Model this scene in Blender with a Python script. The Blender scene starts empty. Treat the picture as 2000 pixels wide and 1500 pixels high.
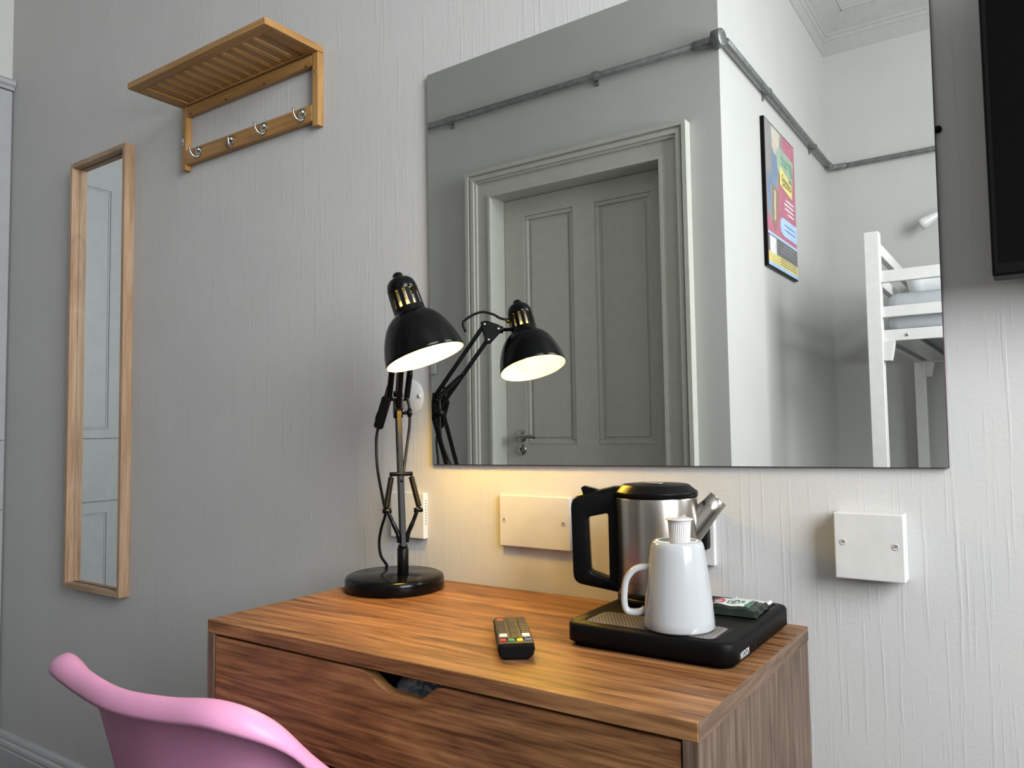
import bpy, bmesh, math, random
from math import sin, cos, pi, sqrt, radians
from mathutils import Vector, Matrix

random.seed(7)
S = bpy.context.scene
COL = S.collection

# ------------------------------------------------------------------ camera
cam_data = bpy.data.cameras.new('camera')
cam = bpy.data.objects.new('camera', cam_data)
COL.objects.link(cam)
cam_data.sensor_width = 36.0
cam_data.lens = 1504.76 / 2000 * 36.0
cam_data.clip_start = 0.01
YAW, PITCH, ROLL = 0.600275, 0.057363, -0.014927
fwd = Vector((-sin(YAW) * cos(PITCH), cos(YAW) * cos(PITCH), sin(PITCH)))
rgt0 = Vector((cos(YAW), sin(YAW), 0)); up0 = rgt0.cross(fwd)
rgt = cos(ROLL) * rgt0 + sin(ROLL) * up0
upv = -sin(ROLL) * rgt0 + cos(ROLL) * up0
cam.matrix_world = Matrix(((rgt.x, upv.x, -fwd.x, 0.0), (rgt.y, upv.y, -fwd.y, -1.14),
                           (rgt.z, upv.z, -fwd.z, 1.08), (0, 0, 0, 1)))
S.camera = cam

# ------------------------------------------------------------------ world, daylight, exposure
world = bpy.data.worlds.new('world'); S.world = world
world.use_nodes = True
world.node_tree.nodes['Background'].inputs[0].default_value = (0.75, 0.85, 1.0, 1)
world.node_tree.nodes['Background'].inputs[1].default_value = 1.0

XL, XR, YD, YF, ZC, XC = -2.79, 1.48, -1.55, -3.28, 3.30, -0.902     # the room
WY0, WY1, WZ0, WZ1 = -1.75, -0.40, 1.10, 2.95                          # window opening in the right wall

ld = bpy.data.lights.new('window_daylight', 'AREA')
ld.shape = 'RECTANGLE'; ld.size = WY1 - WY0 - 0.1; ld.size_y = WZ1 - WZ0 - 0.1
ld.energy = 140.0; ld.color = (0.95, 0.98, 1.0)
lo = bpy.data.objects.new('window_daylight', ld); COL.objects.link(lo)
lo.location = (XR - 0.03, (WY0 + WY1) / 2, (WZ0 + WZ1) / 2)
lo.rotation_euler = Vector((-1, 0, 0)).to_track_quat('-Z', 'Y').to_euler()

S.view_settings.view_transform = 'Standard'
S.view_settings.look = 'None'
S.view_settings.gamma = 1.0
S.view_settings.use_curve_mapping = False
S.view_settings.exposure = 0.0

# ------------------------------------------------------------------ materials
def newmat(name):
    m = bpy.data.materials.new(name); m.use_nodes = True
    nt = m.node_tree
    return m, nt, nt.nodes['Principled BSDF']

def mat(name, col, rough=0.5, metal=0.0, coat=0.0, spec=0.5, noise=0.04, nscale=30.0, bump=0.0, bscale=200.0):
    m, nt, b = newmat(name)
    b.inputs['Roughness'].default_value = rough
    b.inputs['Metallic'].default_value = metal
    b.inputs['Coat Weight'].default_value = coat
    b.inputs['Coat Roughness'].default_value = 0.08
    b.inputs['Specular IOR Level'].default_value = spec
    tc = nt.nodes.new('ShaderNodeTexCoord')
    n = nt.nodes.new('ShaderNodeTexNoise'); n.inputs['Scale'].default_value = nscale
    n.inputs['Detail'].default_value = 3
    nt.links.new(tc.outputs['Object'], n.inputs['Vector'])
    r = nt.nodes.new('ShaderNodeValToRGB')
    r.color_ramp.elements[0].position = 0.3; r.color_ramp.elements[1].position = 0.7
    r.color_ramp.elements[0].color = tuple(c * (1 - noise) for c in col[:3]) + (1,)
    r.color_ramp.elements[1].color = tuple(min(1, c * (1 + noise)) for c in col[:3]) + (1,)
    nt.links.new(n.outputs['Fac'], r.inputs['Fac'])
    nt.links.new(r.outputs['Color'], b.inputs['Base Color'])
    if bump:
        n2 = nt.nodes.new('ShaderNodeTexNoise'); n2.inputs['Scale'].default_value = bscale
        nt.links.new(tc.outputs['Object'], n2.inputs['Vector'])
        bp = nt.nodes.new('ShaderNodeBump'); bp.inputs['Strength'].default_value = bump
        bp.inputs['Distance'].default_value = 0.002
        nt.links.new(n2.outputs['Fac'], bp.inputs['Height'])
        nt.links.new(bp.outputs['Normal'], b.inputs['Normal'])
    return m

def emit(name, col, strength):
    m, nt, b = newmat(name)
    b.inputs['Base Color'].default_value = (1, 1, 1, 1)
    b.inputs['Emission Color'].default_value = tuple(col) + (1,)
    b.inputs['Emission Strength'].default_value = strength
    return m

def wall_paint(name, col, vscale=(130, 130, 4), strength=0.33, rough=0.6):
    """painted ribbed wallpaper: fine uneven vertical ribs and small lumps"""
    m, nt, b = newmat(name)
    b.inputs['Roughness'].default_value = rough
    tc = nt.nodes.new('ShaderNodeTexCoord')
    mp = nt.nodes.new('ShaderNodeMapping'); mp.inputs['Scale'].default_value = vscale
    nt.links.new(tc.outputs['Object'], mp.inputs['Vector'])
    n1 = nt.nodes.new('ShaderNodeTexNoise'); n1.inputs['Scale'].default_value = 1.0
    n1.inputs['Detail'].default_value = 5; n1.inputs['Roughness'].default_value = 0.65
    nt.links.new(mp.outputs['Vector'], n1.inputs['Vector'])
    n2 = nt.nodes.new('ShaderNodeTexNoise'); n2.inputs['Scale'].default_value = 160
    n2.inputs['Detail'].default_value = 3
    nt.links.new(tc.outputs['Object'], n2.inputs['Vector'])
    n3 = nt.nodes.new('ShaderNodeTexNoise'); n3.inputs['Scale'].default_value = 5
    nt.links.new(tc.outputs['Object'], n3.inputs['Vector'])
    mx = nt.nodes.new('ShaderNodeMath'); mx.operation = 'MULTIPLY_ADD'
    nt.links.new(n2.outputs['Fac'], mx.inputs[0]); mx.inputs[1].default_value = 0.30
    rg_ = nt.nodes.new('ShaderNodeMapRange'); rg_.inputs['From Min'].default_value = 0.54; rg_.inputs['From Max'].default_value = 0.80
    nt.links.new(n1.outputs['Fac'], rg_.inputs['Value'])
    nt.links.new(rg_.outputs['Result'], mx.inputs[2])
    bp = nt.nodes.new('ShaderNodeBump'); bp.inputs['Strength'].default_value = strength
    bp.inputs['Distance'].default_value = 0.0022
    nt.links.new(mx.outputs[0], bp.inputs['Height'])
    nt.links.new(bp.outputs['Normal'], b.inputs['Normal'])
    r = nt.nodes.new('ShaderNodeValToRGB')
    r.color_ramp.elements[0].position = 0.3; r.color_ramp.elements[1].position = 0.75
    r.color_ramp.elements[0].color = tuple(c * 0.97 for c in col) + (1,)
    r.color_ramp.elements[1].color = tuple(c * 1.02 for c in col) + (1,)
    nt.links.new(n3.outputs['Fac'], r.inputs['Fac'])
    nt.links.new(r.outputs['Color'], b.inputs['Base Color'])
    return m

def wood(name, axis, dark, mid, light, rough=0.42, s=1.0, bump=0.15, fig=0.6):
    """laminate or bamboo grain running along axis"""
    m, nt, b = newmat(name)
    b.inputs['Roughness'].default_value = rough
    b.inputs['Specular IOR Level'].default_value = 0.28
    tc = nt.nodes.new('ShaderNodeTexCoord')
    def stretched(along, across):
        v = [across * s] * 3; v['xyz'.index(axis)] = along * s
        mp = nt.nodes.new('ShaderNodeMapping'); mp.inputs['Scale'].default_value = v
        nt.links.new(tc.outputs['Object'], mp.inputs['Vector'])
        return mp
    a = stretched(2.2, 13)
    n1 = nt.nodes.new('ShaderNodeTexNoise'); n1.inputs['Scale'].default_value = 1.0
    n1.inputs['Detail'].default_value = 4; n1.inputs['Distortion'].default_value = 1.1
    nt.links.new(a.outputs['Vector'], n1.inputs['Vector'])
    # rings: the figure folded into bands
    mul = nt.nodes.new('ShaderNodeMath'); mul.operation = 'MULTIPLY'; mul.inputs[1].default_value = 9.0
    nt.links.new(n1.outputs['Fac'], mul.inputs[0])
    fr = nt.nodes.new('ShaderNodeMath'); fr.operation = 'PINGPONG'; fr.inputs[1].default_value = 1.0
    nt.links.new(mul.outputs[0], fr.inputs[0])
    f = stretched(7, 190)
    n2 = nt.nodes.new('ShaderNodeTexNoise'); n2.inputs['Scale'].default_value = 1.0
    n2.inputs['Detail'].default_value = 4; n2.inputs['Roughness'].default_value = 0.7
    nt.links.new(f.outputs['Vector'], n2.inputs['Vector'])
    g = stretched(3, 60)
    n3 = nt.nodes.new('ShaderNodeTexNoise'); n3.inputs['Scale'].default_value = 1.0
    n3.inputs['Detail'].default_value = 2
    nt.links.new(g.outputs['Vector'], n3.inputs['Vector'])
    c1 = nt.nodes.new('ShaderNodeMath'); c1.operation = 'MULTIPLY'; c1.inputs[1].default_value = 0.32 * fig
    nt.links.new(fr.outputs[0], c1.inputs[0])
    c0 = nt.nodes.new('ShaderNodeMath'); c0.operation = 'MULTIPLY_ADD'; c0.inputs[1].default_value = 0.55
    nt.links.new(n3.outputs['Fac'], c0.inputs[0]); nt.links.new(c1.outputs[0], c0.inputs[2])
    c3_ = nt.nodes.new('ShaderNodeMath'); c3_.operation = 'MULTIPLY_ADD'; c3_.inputs[1].default_value = 0.95
    nt.links.new(n2.outputs['Fac'], c3_.inputs[0]); nt.links.new(c0.outputs[0], c3_.inputs[2])
    c2 = nt.nodes.new('ShaderNodeMath'); c2.operation = 'SUBTRACT'; c2.inputs[1].default_value = 0.35
    nt.links.new(c3_.outputs[0], c2.inputs[0])
    r = nt.nodes.new('ShaderNodeValToRGB')
    e = r.color_ramp.elements
    e[0].position = 0.26; e[0].color = tuple(dark) + (1,)
    e[1].position = 0.72; e[1].color = tuple(light) + (1,)
    k = e.new(0.5); k.color = tuple(mid) + (1,)
    nt.links.new(c2.outputs[0], r.inputs['Fac'])
    nt.links.new(r.outputs['Color'], b.inputs['Base Color'])
    bp = nt.nodes.new('ShaderNodeBump'); bp.inputs['Strength'].default_value = bump
    bp.inputs['Distance'].default_value = 0.0006
    nt.links.new(n2.outputs['Fac'], bp.inputs['Height'])
    nt.links.new(bp.outputs['Normal'], b.inputs['Normal'])
    return m

def brushed(name, col, rough=0.28):
    m, nt, b = newmat(name)
    b.inputs['Metallic'].default_value = 1.0
    b.inputs['Base Color'].default_value = tuple(col) + (1,)
    tc = nt.nodes.new('ShaderNodeTexCoord')
    mp = nt.nodes.new('ShaderNodeMapping'); mp.inputs['Scale'].default_value = (2, 2, 900)
    nt.links.new(tc.outputs['Object'], mp.inputs['Vector'])
    n = nt.nodes.new('ShaderNodeTexNoise'); n.inputs['Scale'].default_value = 1.0
    nt.links.new(mp.outputs['Vector'], n.inputs['Vector'])
    mr = nt.nodes.new('ShaderNodeMapRange')
    mr.inputs['To Min'].default_value = rough - 0.02; mr.inputs['To Max'].default_value = rough + 0.03
    nt.links.new(n.outputs['Fac'], mr.inputs['Value'])
    nt.links.new(mr.outputs['Result'], b.inputs['Roughness'])
    bp = nt.nodes.new('ShaderNodeBump'); bp.inputs['Strength'].default_value = 0.004
    bp.inputs['Distance'].default_value = 0.0005
    nt.links.new(n.outputs['Fac'], bp.inputs['Height'])
    nt.links.new(bp.outputs['Normal'], b.inputs['Normal'])
    return m

def speckle(name, cols, scale=180):
    m, nt, b = newmat(name)
    tc = nt.nodes.new('ShaderNodeTexCoord')
    v = nt.nodes.new('ShaderNodeTexVoronoi'); v.inputs['Scale'].default_value = scale
    nt.links.new(tc.outputs['Object'], v.inputs['Vector'])
    sp = nt.nodes.new('ShaderNodeSeparateColor'); nt.links.new(v.outputs['Color'], sp.inputs['Color'])
    r = nt.nodes.new('ShaderNodeValToRGB'); r.color_ramp.interpolation = 'CONSTANT'
    e = r.color_ramp.elements
    for i, c in enumerate(cols):
        k = e[i] if i < 2 else e.new(i / len(cols))
        k.position = i / len(cols); k.color = tuple(c) + (1,)
    nt.links.new(sp.outputs[0], r.inputs['Fac'])
    nt.links.new(r.outputs['Color'], b.inputs['Base Color'])
    b.inputs['Roughness'].default_value = 0.8
    return m

def mirror_mat(name, col):
    m, nt, b = newmat(name)
    b.inputs['Base Color'].default_value = tuple(col) + (1,)
    b.inputs['Metallic'].default_value = 1.0
    b.inputs['Roughness'].default_value = 0.0
    return m

def pane_mat(name):
    m = bpy.data.materials.new(name); m.use_nodes = True
    nt = m.node_tree; nt.nodes.clear()
    o = nt.nodes.new('ShaderNodeOutputMaterial'); mx = nt.nodes.new('ShaderNodeMixShader')
    t = nt.nodes.new('ShaderNodeBsdfTransparent'); g = nt.nodes.new('ShaderNodeBsdfGlossy')
    g.inputs['Roughness'].default_value = 0.02; mx.inputs[0].default_value = 0.07
    nt.links.new(t.outputs[0], mx.inputs[1]); nt.links.new(g.outputs[0], mx.inputs[2])
    nt.links.new(mx.outputs[0], o.inputs['Surface'])
    return m

M = {}
M['wall'] = wall_paint('painted_wallpaper', (0.48, 0.475, 0.465))
M['wall_smooth'] = wall_paint('painted_plaster', (0.47, 0.468, 0.45), (60, 60, 6), 0.08)
M['ceiling'] = mat('ceiling_paint', (0.40, 0.40, 0.385), 0.7)
M['gloss_white'] = mat('gloss_white_paint', (0.34, 0.35, 0.355), 0.35, bump=0.05, bscale=60)
M['trim'] = mat('trim_paint', (0.46, 0.46, 0.415), 0.35, bump=0.05, bscale=60)
M['skirting'] = mat('skirting_paint', (0.40, 0.41, 0.41), 0.35)
M['floor'] = mat('carpet', (0.03, 0.03, 0.033), 0.95, noise=0.3, nscale=250, bump=0.6, bscale=500)
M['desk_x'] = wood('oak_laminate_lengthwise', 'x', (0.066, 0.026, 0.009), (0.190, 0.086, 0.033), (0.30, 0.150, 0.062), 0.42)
M['desk_z'] = wood('oak_laminate_upright_cool_light', 'z', (0.052, 0.032, 0.021), (0.098, 0.064, 0.044), (0.150, 0.105, 0.077), 0.5)  # same oak decor, greyed and darkened in colour to mimic cool light on the sides
M['desk_y'] = wood('oak_edge_band', 'y', (0.060, 0.034, 0.020), (0.120, 0.074, 0.046), (0.185, 0.122, 0.082), 0.45)
M['bamboo_x'] = wood('bamboo_lengthwise', 'x', (0.24, 0.120, 0.034), (0.34, 0.185, 0.062), (0.42, 0.245, 0.095), 0.4, fig=0.3)
M['bamboo_y'] = wood('bamboo_crosswise', 'y', (0.24, 0.120, 0.034), (0.34, 0.185, 0.062), (0.42, 0.245, 0.095), 0.4, fig=0.3)
M['bamboo_z'] = wood('bamboo_upright', 'z', (0.24, 0.120, 0.034), (0.34, 0.185, 0.062), (0.42, 0.245, 0.095), 0.4, fig=0.3)
M['ash_x'] = wood('oak_frame_lengthwise', 'x', (0.25, 0.148, 0.085), (0.35, 0.225, 0.138), (0.43, 0.295, 0.19), 0.45, fig=0.5)
M['ash_z'] = wood('oak_frame_upright', 'z', (0.25, 0.148, 0.085), (0.35, 0.225, 0.138), (0.43, 0.295, 0.19), 0.45, fig=0.5)
M['beech'] = wood('beech_legs', 'z', (0.45, 0.29, 0.16), (0.58, 0.40, 0.24), (0.66, 0.48, 0.31), 0.45, fig=0.3)
M['mirror'] = mirror_mat('mirror_silvering', (0.80, 0.815, 0.80))
M['mirror_edge'] = mat('mirror_edge', (0.055, 0.02, 0.03), 0.35, noise=0.4, nscale=60)
M['black_gloss'] = mat('black_enamel', (0.002, 0.002, 0.0022), 0.17, spec=0.16)
M['black_bar'] = mat('black_arm_enamel', (0.003, 0.003, 0.0033), 0.24, spec=0.11)
M['black_satin'] = mat('black_plastic', (0.0028, 0.0028, 0.003), 0.36, spec=0.11)
M['black_matt'] = mat('matt_black_plastic', (0.0028, 0.0028, 0.003), 0.5, spec=0.11, bump=0.06, bscale=900)
M['rubber'] = mat('cable_rubber', (0.004, 0.004, 0.0045), 0.5, spec=0.2)
M['shade_inside'] = mat('white_shade_lining', (0.85, 0.83, 0.78), 0.45)
M['bulb'] = emit('lit_bulb', (1.0, 0.60, 0.06), 250.0)
M['steel'] = brushed('brushed_steel', (0.36, 0.33, 0.30), 0.26)
M['chrome'] = mat('chrome', (0.72, 0.72, 0.70), 0.12, metal=1.0)
M['nickel'] = mat('satin_nickel', (0.42, 0.40, 0.36), 0.25, metal=1.0)
M['galv'] = mat('galvanised_steel', (0.24, 0.25, 0.25), 0.45, metal=0.75, noise=0.2, nscale=40)
M['ceramic'] = mat('white_glazed_ceramic', (0.35, 0.36, 0.37), 0.14, coat=0.2, noise=0.01)
M['capsule'] = mat('white_capsule_plastic', (0.50, 0.49, 0.485), 0.4)
M['foil'] = mat('printed_foil_lid', (0.62, 0.60, 0.60), 0.35, metal=0.4, noise=0.5, nscale=260)
M['plate'] = mat('painted_cover_plate', (0.52, 0.515, 0.50), 0.35, bump=0.12, bscale=90)
M['screw'] = mat('painted_screw', (0.48, 0.47, 0.45), 0.4)
M['hole'] = mat('dark_hole', (0.02, 0.018, 0.016), 0.8)
M['recess'] = mat('shaded_recess', (0.22, 0.20, 0.18), 0.7)
M['pink'] = mat('pink_plastic', (0.60, 0.26, 0.42), 0.42, spec=0.35, noise=0.02)
M['pink_pad'] = mat('pink_cushion', (0.64, 0.28, 0.45), 0.6)
M['tv_screen'] = mat('tv_screen', (0.0012, 0.0012, 0.0014), 0.25, spec=0.08, noise=0)
M['tv_case'] = mat('tv_case', (0.0022, 0.0022, 0.0025), 0.4, spec=0.12)
M['bed_white'] = mat('white_bed_paint', (0.66, 0.655, 0.64), 0.3)
M['linen'] = mat('white_linen', (0.62, 0.63, 0.64), 0.9, bump=0.3, bscale=40)
M['sheet_grey'] = mat('grey_sheet', (0.40, 0.42, 0.44), 0.9, bump=0.3, bscale=40)
M['grill'] = mat('perforated_steel', (0.45, 0.42, 0.38), 0.35, metal=0.9)
M['white_print'] = mat('white_print', (0.45, 0.45, 0.45), 0.5, noise=0)
M['remote_body'] = mat('remote_grey', (0.020, 0.018, 0.016), 0.4, spec=0.2)
M['key_grey'] = mat('key_grey', (0.010, 0.0095, 0.009), 0.35, spec=0.35)
M['key_red'] = mat('key_red', (0.45, 0.02, 0.025), 0.4)
M['key_green'] = mat('key_green', (0.02, 0.22, 0.09), 0.4)
M['key_yellow'] = mat('key_yellow', (0.70, 0.48, 0.03), 0.4)
M['key_blue'] = mat('key_blue', (0.07, 0.10, 0.22), 0.4)
M['key_white'] = mat('key_white', (0.62, 0.62, 0.62), 0.35)
M['wrap_dark'] = mat('dark_green_wrapper', (0.005, 0.010, 0.006), 0.25, spec=0.3, noise=0.3)
M['wrap_green'] = mat('green_print', (0.03, 0.10, 0.055), 0.35)
M['wrap_white'] = mat('pale_wrapper', (0.56, 0.59, 0.54), 0.35)
M['wrap_red'] = mat('red_print', (0.50, 0.03, 0.07), 0.4)
M['speckled'] = speckle('speckled_fabric', [(0.30, 0.36, 0.40), (0.16, 0.20, 0.24), (0.06, 0.16, 0.25), (0.33, 0.25, 0.22), (0.40, 0.42, 0.43)])
M['pane'] = pane_mat('window_pane')
for k, c in dict(p_pink=(0.42, 0.13, 0.19), p_yellow=(0.66, 0.57, 0.20), p_green=(0.13, 0.30, 0.17), p_lgreen=(0.29, 0.38, 0.30),
                 p_blue=(0.38, 0.55, 0.80), p_dark=(0.13, 0.13, 0.135), p_grey=(0.24, 0.24, 0.24), p_beige=(0.50, 0.44, 0.37),
                 p_white=(0.72, 0.70, 0.70), p_brown=(0.25, 0.17, 0.10), p_denim=(0.16, 0.22, 0.33), p_ink=(0.05, 0.05, 0.04)).items():
    M[k] = mat('poster_' + k[2:], c, 0.4, noise=0.12, nscale=25)  # inks paled so the colour carries the hazy reflection of the poster glass

# ------------------------------------------------------------------ mesh helpers
class MB:
    def __init__(self):
        self.v = []; self.f = []; self.sm = []
    def add(self, verts, faces, smooth=False):
        o = len(self.v)
        self.v += [Vector(p) for p in verts]
        self.f += [tuple(i + o for i in f) for f in faces]
        self.sm += [smooth] * len(faces)
        return self
    def bm(self, bm, smooth=False, mx=None):
        bm.verts.index_update()
        vs = [(mx @ v.co) if mx else v.co.copy() for v in bm.verts]
        fs = [[v.index for v in f.verts] for f in bm.faces]
        bm.free()
        return self.add(vs, fs, smooth)
    def box(self, x0, x1, y0, y1, z0, z1, bev=0.0, seg=2, mx=None):
        if x0 > x1: x0, x1 = x1, x0
        if y0 > y1: y0, y1 = y1, y0
        if z0 > z1: z0, z1 = z1, z0
        b = bmesh.new(); bmesh.ops.create_cube(b, size=1.0)
        for v in b.verts:
            v.co = Vector((x0 if v.co.x < 0 else x1, y0 if v.co.y < 0 else y1, z0 if v.co.z < 0 else z1))
        if bev:
            bmesh.ops.bevel(b, geom=list(b.edges), offset=bev, segments=seg, affect='EDGES', profile=0.5)
        return self.bm(b, False, mx)
    def bar(self, p, q, wx, wy, side=Vector((0, 0, 1)), bev=0.0):
        """a rectangular bar from p to q, wx wide along side x dir, wy along the third axis"""
        p, q = Vector(p), Vector(q); d = (q - p); L = d.length; d.normalize()
        s = (Vector(side) - d * d.dot(Vector(side))).normalized(); t = d.cross(s)
        mx = Matrix(((s.x, t.x, d.x, p.x), (s.y, t.y, d.y, p.y), (s.z, t.z, d.z, p.z), (0, 0, 0, 1)))
        return self.box(-wx / 2, wx / 2, -wy / 2, wy / 2, 0, L, bev, 1, mx)
    def lathe(self, prof, origin=(0, 0, 0), axis=(0, 0, 1), n=40, smooth=True, cap0=False, cap1=False):
        a = Vector(axis).normalized(); o = Vector(origin)
        s = a.orthogonal().normalized(); t = a.cross(s)
        vs = []; fs = []
        for r, h in prof:
            for k in range(n):
                th = 2 * pi * k / n
                vs.append(o + a * h + (s * cos(th) + t * sin(th)) * r)
        m = len(prof)
        for i in range(m - 1):
            for k in range(n):
                k2 = (k + 1) % n
                fs.append((i * n + k, i * n + k2, (i + 1) * n + k2, (i + 1) * n + k))
        if cap0: fs.append(tuple(reversed(range(n))))
        if cap1: fs.append(tuple((m - 1) * n + k for k in range(n)))
        return self.add(vs, fs, smooth)
    def cyl(self, p, q, r, n=20, r2=None, smooth=True):
        p, q = Vector(p), Vector(q)
        L = (q - p).length; r2 = r if r2 is None else r2
        e = min(r, r2) * 0.12
        return self.lathe([(r - e, 0), (r, e), (r2, L - e), (r2 - e, L)], p, q - p, n, smooth, True, True)
    def tube(self, pts, r, n=10, caps=True, sub=6):
        """smooth tube through points (Catmull-Rom)"""
        P = [Vector(p) for p in pts]
        if sub > 1 and len(P) > 2:
            Q = []
            for i in range(len(P) - 1):
                a = P[max(i - 1, 0)]; b = P[i]; c = P[i + 1]; d = P[min(i + 2, len(P) - 1)]
                for k in range(sub):
                    t = k / sub
                    Q.append(0.5 * ((2 * b) + (c - a) * t + (2 * a - 5 * b + 4 * c - d) * t * t + (-a + 3 * b - 3 * c + d) * t ** 3))
            Q.append(P[-1]); P = Q
        R = r if isinstance(r, (list, tuple)) else [r] * len(P)
        if len(R) != len(P):
            R = [R[min(int(i / (len(P) - 1) * (len(R) - 1) + 1e-6), len(R) - 1)] for i in range(len(P))]
        vs = []; fs = []
        d0 = (P[1] - P[0]).normalized(); s = d0.orthogonal().normalized()
        for i, p in enumerate(P):
            d = (P[min(i + 1, len(P) - 1)] - P[max(i - 1, 0)]).normalized()
            s = (s - d * s.dot(d)).normalized(); t = d.cross(s)
            for k in range(n):
                th = 2 * pi * k / n
                vs.append(p + (s * cos(th) + t * sin(th)) * R[i])
        for i in range(len(P) - 1):
            for k in range(n):
                k2 = (k + 1) % n
                fs.append((i * n + k, i * n + k2, (i + 1) * n + k2, (i + 1) * n + k))
        if caps:
            fs.append(tuple(reversed(range(n)))); fs.append(tuple((len(P) - 1) * n + k for k in range(n)))
        return self.add(vs, fs, True)
    def prism(self, poly, fn, d0, d1, bev=0.0):
        """extrude polygon (u,v) from depth d0 to d1; fn(u,v,d) -> world"""
        n = len(poly)
        vs = [fn(u, v, d0) for u, v in poly] + [fn(u, v, d1) for u, v in poly]
        fs = [tuple(range(n)), tuple(reversed(range(n, 2 * n)))]
        for i in range(n):
            j = (i + 1) % n
            fs.append((i, i + n, j + n, j))
        b = bmesh.new()
        bv = [b.verts.new(v) for v in vs]
        for f in fs: b.faces.new([bv[i] for i in f])
        bmesh.ops.recalc_face_normals(b, faces=list(b.faces))
        if bev:
            bmesh.ops.bevel(b, geom=list(b.edges), offset=bev, segments=2, affect='EDGES', profile=0.5)
        return self.bm(b)
    def loops(self, L, closed=True, cap0=False, cap1=False, smooth=True):
        n = len(L[0]); vs = [p for l in L for p in l]; fs = []
        for i in range(len(L) - 1):
            for k in range(n if closed else n - 1):
                k2 = (k + 1) % n
                fs.append((i * n + k, i * n + k2, (i + 1) * n + k2, (i + 1) * n + k))
        if cap0: fs.append(tuple(reversed(range(n))))
        if cap1: fs.append(tuple((len(L) - 1) * n + k for k in range(n)))
        return self.add(vs, fs, smooth)
    def build(self, name, m, parent=None, origin=None):
        o = Vector(origin) if origin is not None else (parent_loc(parent) if parent else Vector((0, 0, 0)))
        me = bpy.data.meshes.new(name)
        me.from_pydata([v - o for v in self.v], [], self.f)
        me.polygons.foreach_set('use_smooth', self.sm)
        me.materials.append(M[m] if isinstance(m, str) else m)
        me.update()
        b = bmesh.new(); b.from_mesh(me)
        bmesh.ops.recalc_face_normals(b, faces=list(b.faces)); b.to_mesh(me); b.free()
        ob = bpy.data.objects.new(name, me); COL.objects.link(ob)
        if parent: ob.parent = parent
        if origin is not None and parent is None: ob.location = o
        return ob

LOC = {}
def parent_loc(p):
    v = Vector((0, 0, 0))
    while p is not None:
        v = v + Vector(p.location); p = p.parent
    return v

def tag(o, label, cat, group=None):
    o['label'] = label; o['category'] = cat
    if group: o['group'] = group
    return o
def thing(name, label, cat, loc, group=None):
    o = bpy.data.objects.new(name, None); COL.objects.link(o); o.location = loc
    o.empty_display_size = 0.05
    return tag(o, label, cat, group)
def struct(mb, name, m, label=None):
    o = mb.build(name, m); o['kind'] = 'structure'
    if label: o['label'] = label
    return o
def struct_empty(name, loc, label=None):
    o = bpy.data.objects.new(name, None); COL.objects.link(o); o.location = loc
    o['kind'] = 'structure'
    if label: o['label'] = label
    return o
def copies(ob, offsets, parent):
    for d in offsets:
        c = ob.copy(); COL.objects.link(c); c.parent = parent
        c.location = Vector(ob.location) + Vector(d)
def text_mb(txt, size, origin, ux, uy, depth=0.0004, align='LEFT', sx=1.0, shear=0.0):
    """flat lettering as mesh: ux/uy the reading and up directions"""
    cu = bpy.data.curves.new('lettering', 'FONT'); cu.body = txt; cu.size = size
    cu.align_x = align; cu.extrude = depth; cu.shear = shear
    t = bpy.data.objects.new('lettering', cu); COL.objects.link(t)
    dg = bpy.context.evaluated_depsgraph_get(); dg.update()
    me = bpy.data.meshes.new_from_object(t.evaluated_get(dg))
    ux, uy = Vector(ux), Vector(uy); uz = ux.cross(uy); o = Vector(origin)
    mb = MB()
    mb.add([o + ux * (v.co.x * sx) + uy * v.co.y + uz * v.co.z for v in me.vertices], [tuple(p.vertices) for p in me.polygons])
    bpy.data.objects.remove(t); bpy.data.curves.remove(cu); bpy.data.meshes.remove(me)
    return mb

# ================================================================== THE ROOM
struct(MB().box(XL - .2, XR + .2, YF - .2, .2, -.1, 0), 'floor', 'floor', 'dark carpeted floor of the room')
struct(MB().box(XL - .2, XR + .2, YF - .2, .2, ZC, ZC + .1), 'ceiling', 'ceiling', 'white plaster ceiling')
struct(MB().box(XL - .2, XR + .2, 0, .2, 0, ZC), 'wall_back', 'wall', 'off-white ribbed wallpaper wall behind the desk')
struct(MB().box(XL - .2, XL, YD, 0, 0, ZC), 'wall_left', 'wall_smooth', 'white end wall at the far left')
wf = MB()
wf.box(XL - .2, -1.93, YD - .2, YD, 0, ZC); wf.box(-1.125, XC, YD - .2, YD, 0, ZC); wf.box(-1.93, -1.125, YD - .2, YD, 2.09, ZC)
struct(wf, 'wall_front', 'wall_smooth', 'plain wall around the panelled door, seen in the mirror')
struct(MB().box(XC - .2, XC, YF, YD - .2, 0, ZC), 'wall_return', 'wall_smooth', 'bright side wall of the bed alcove with the poster')
struct(MB().box(XC - .2, XR + .2, YF - .2, YF, 0, ZC), 'wall_alcove', 'wall_smooth', 'end wall of the bed alcove behind the bunk')
wr = MB()
wr.box(XR, XR + .2, YF, WY0, 0, ZC); wr.box(XR, XR + .2, WY1, 0, 0, ZC)
wr.box(XR, XR + .2, WY0, WY1, 0, WZ0); wr.box(XR, XR + .2, WY0, WY1, WZ1, ZC)
struct(wr, 'wall_right', 'wall_smooth', 'window wall at the right')

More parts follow.
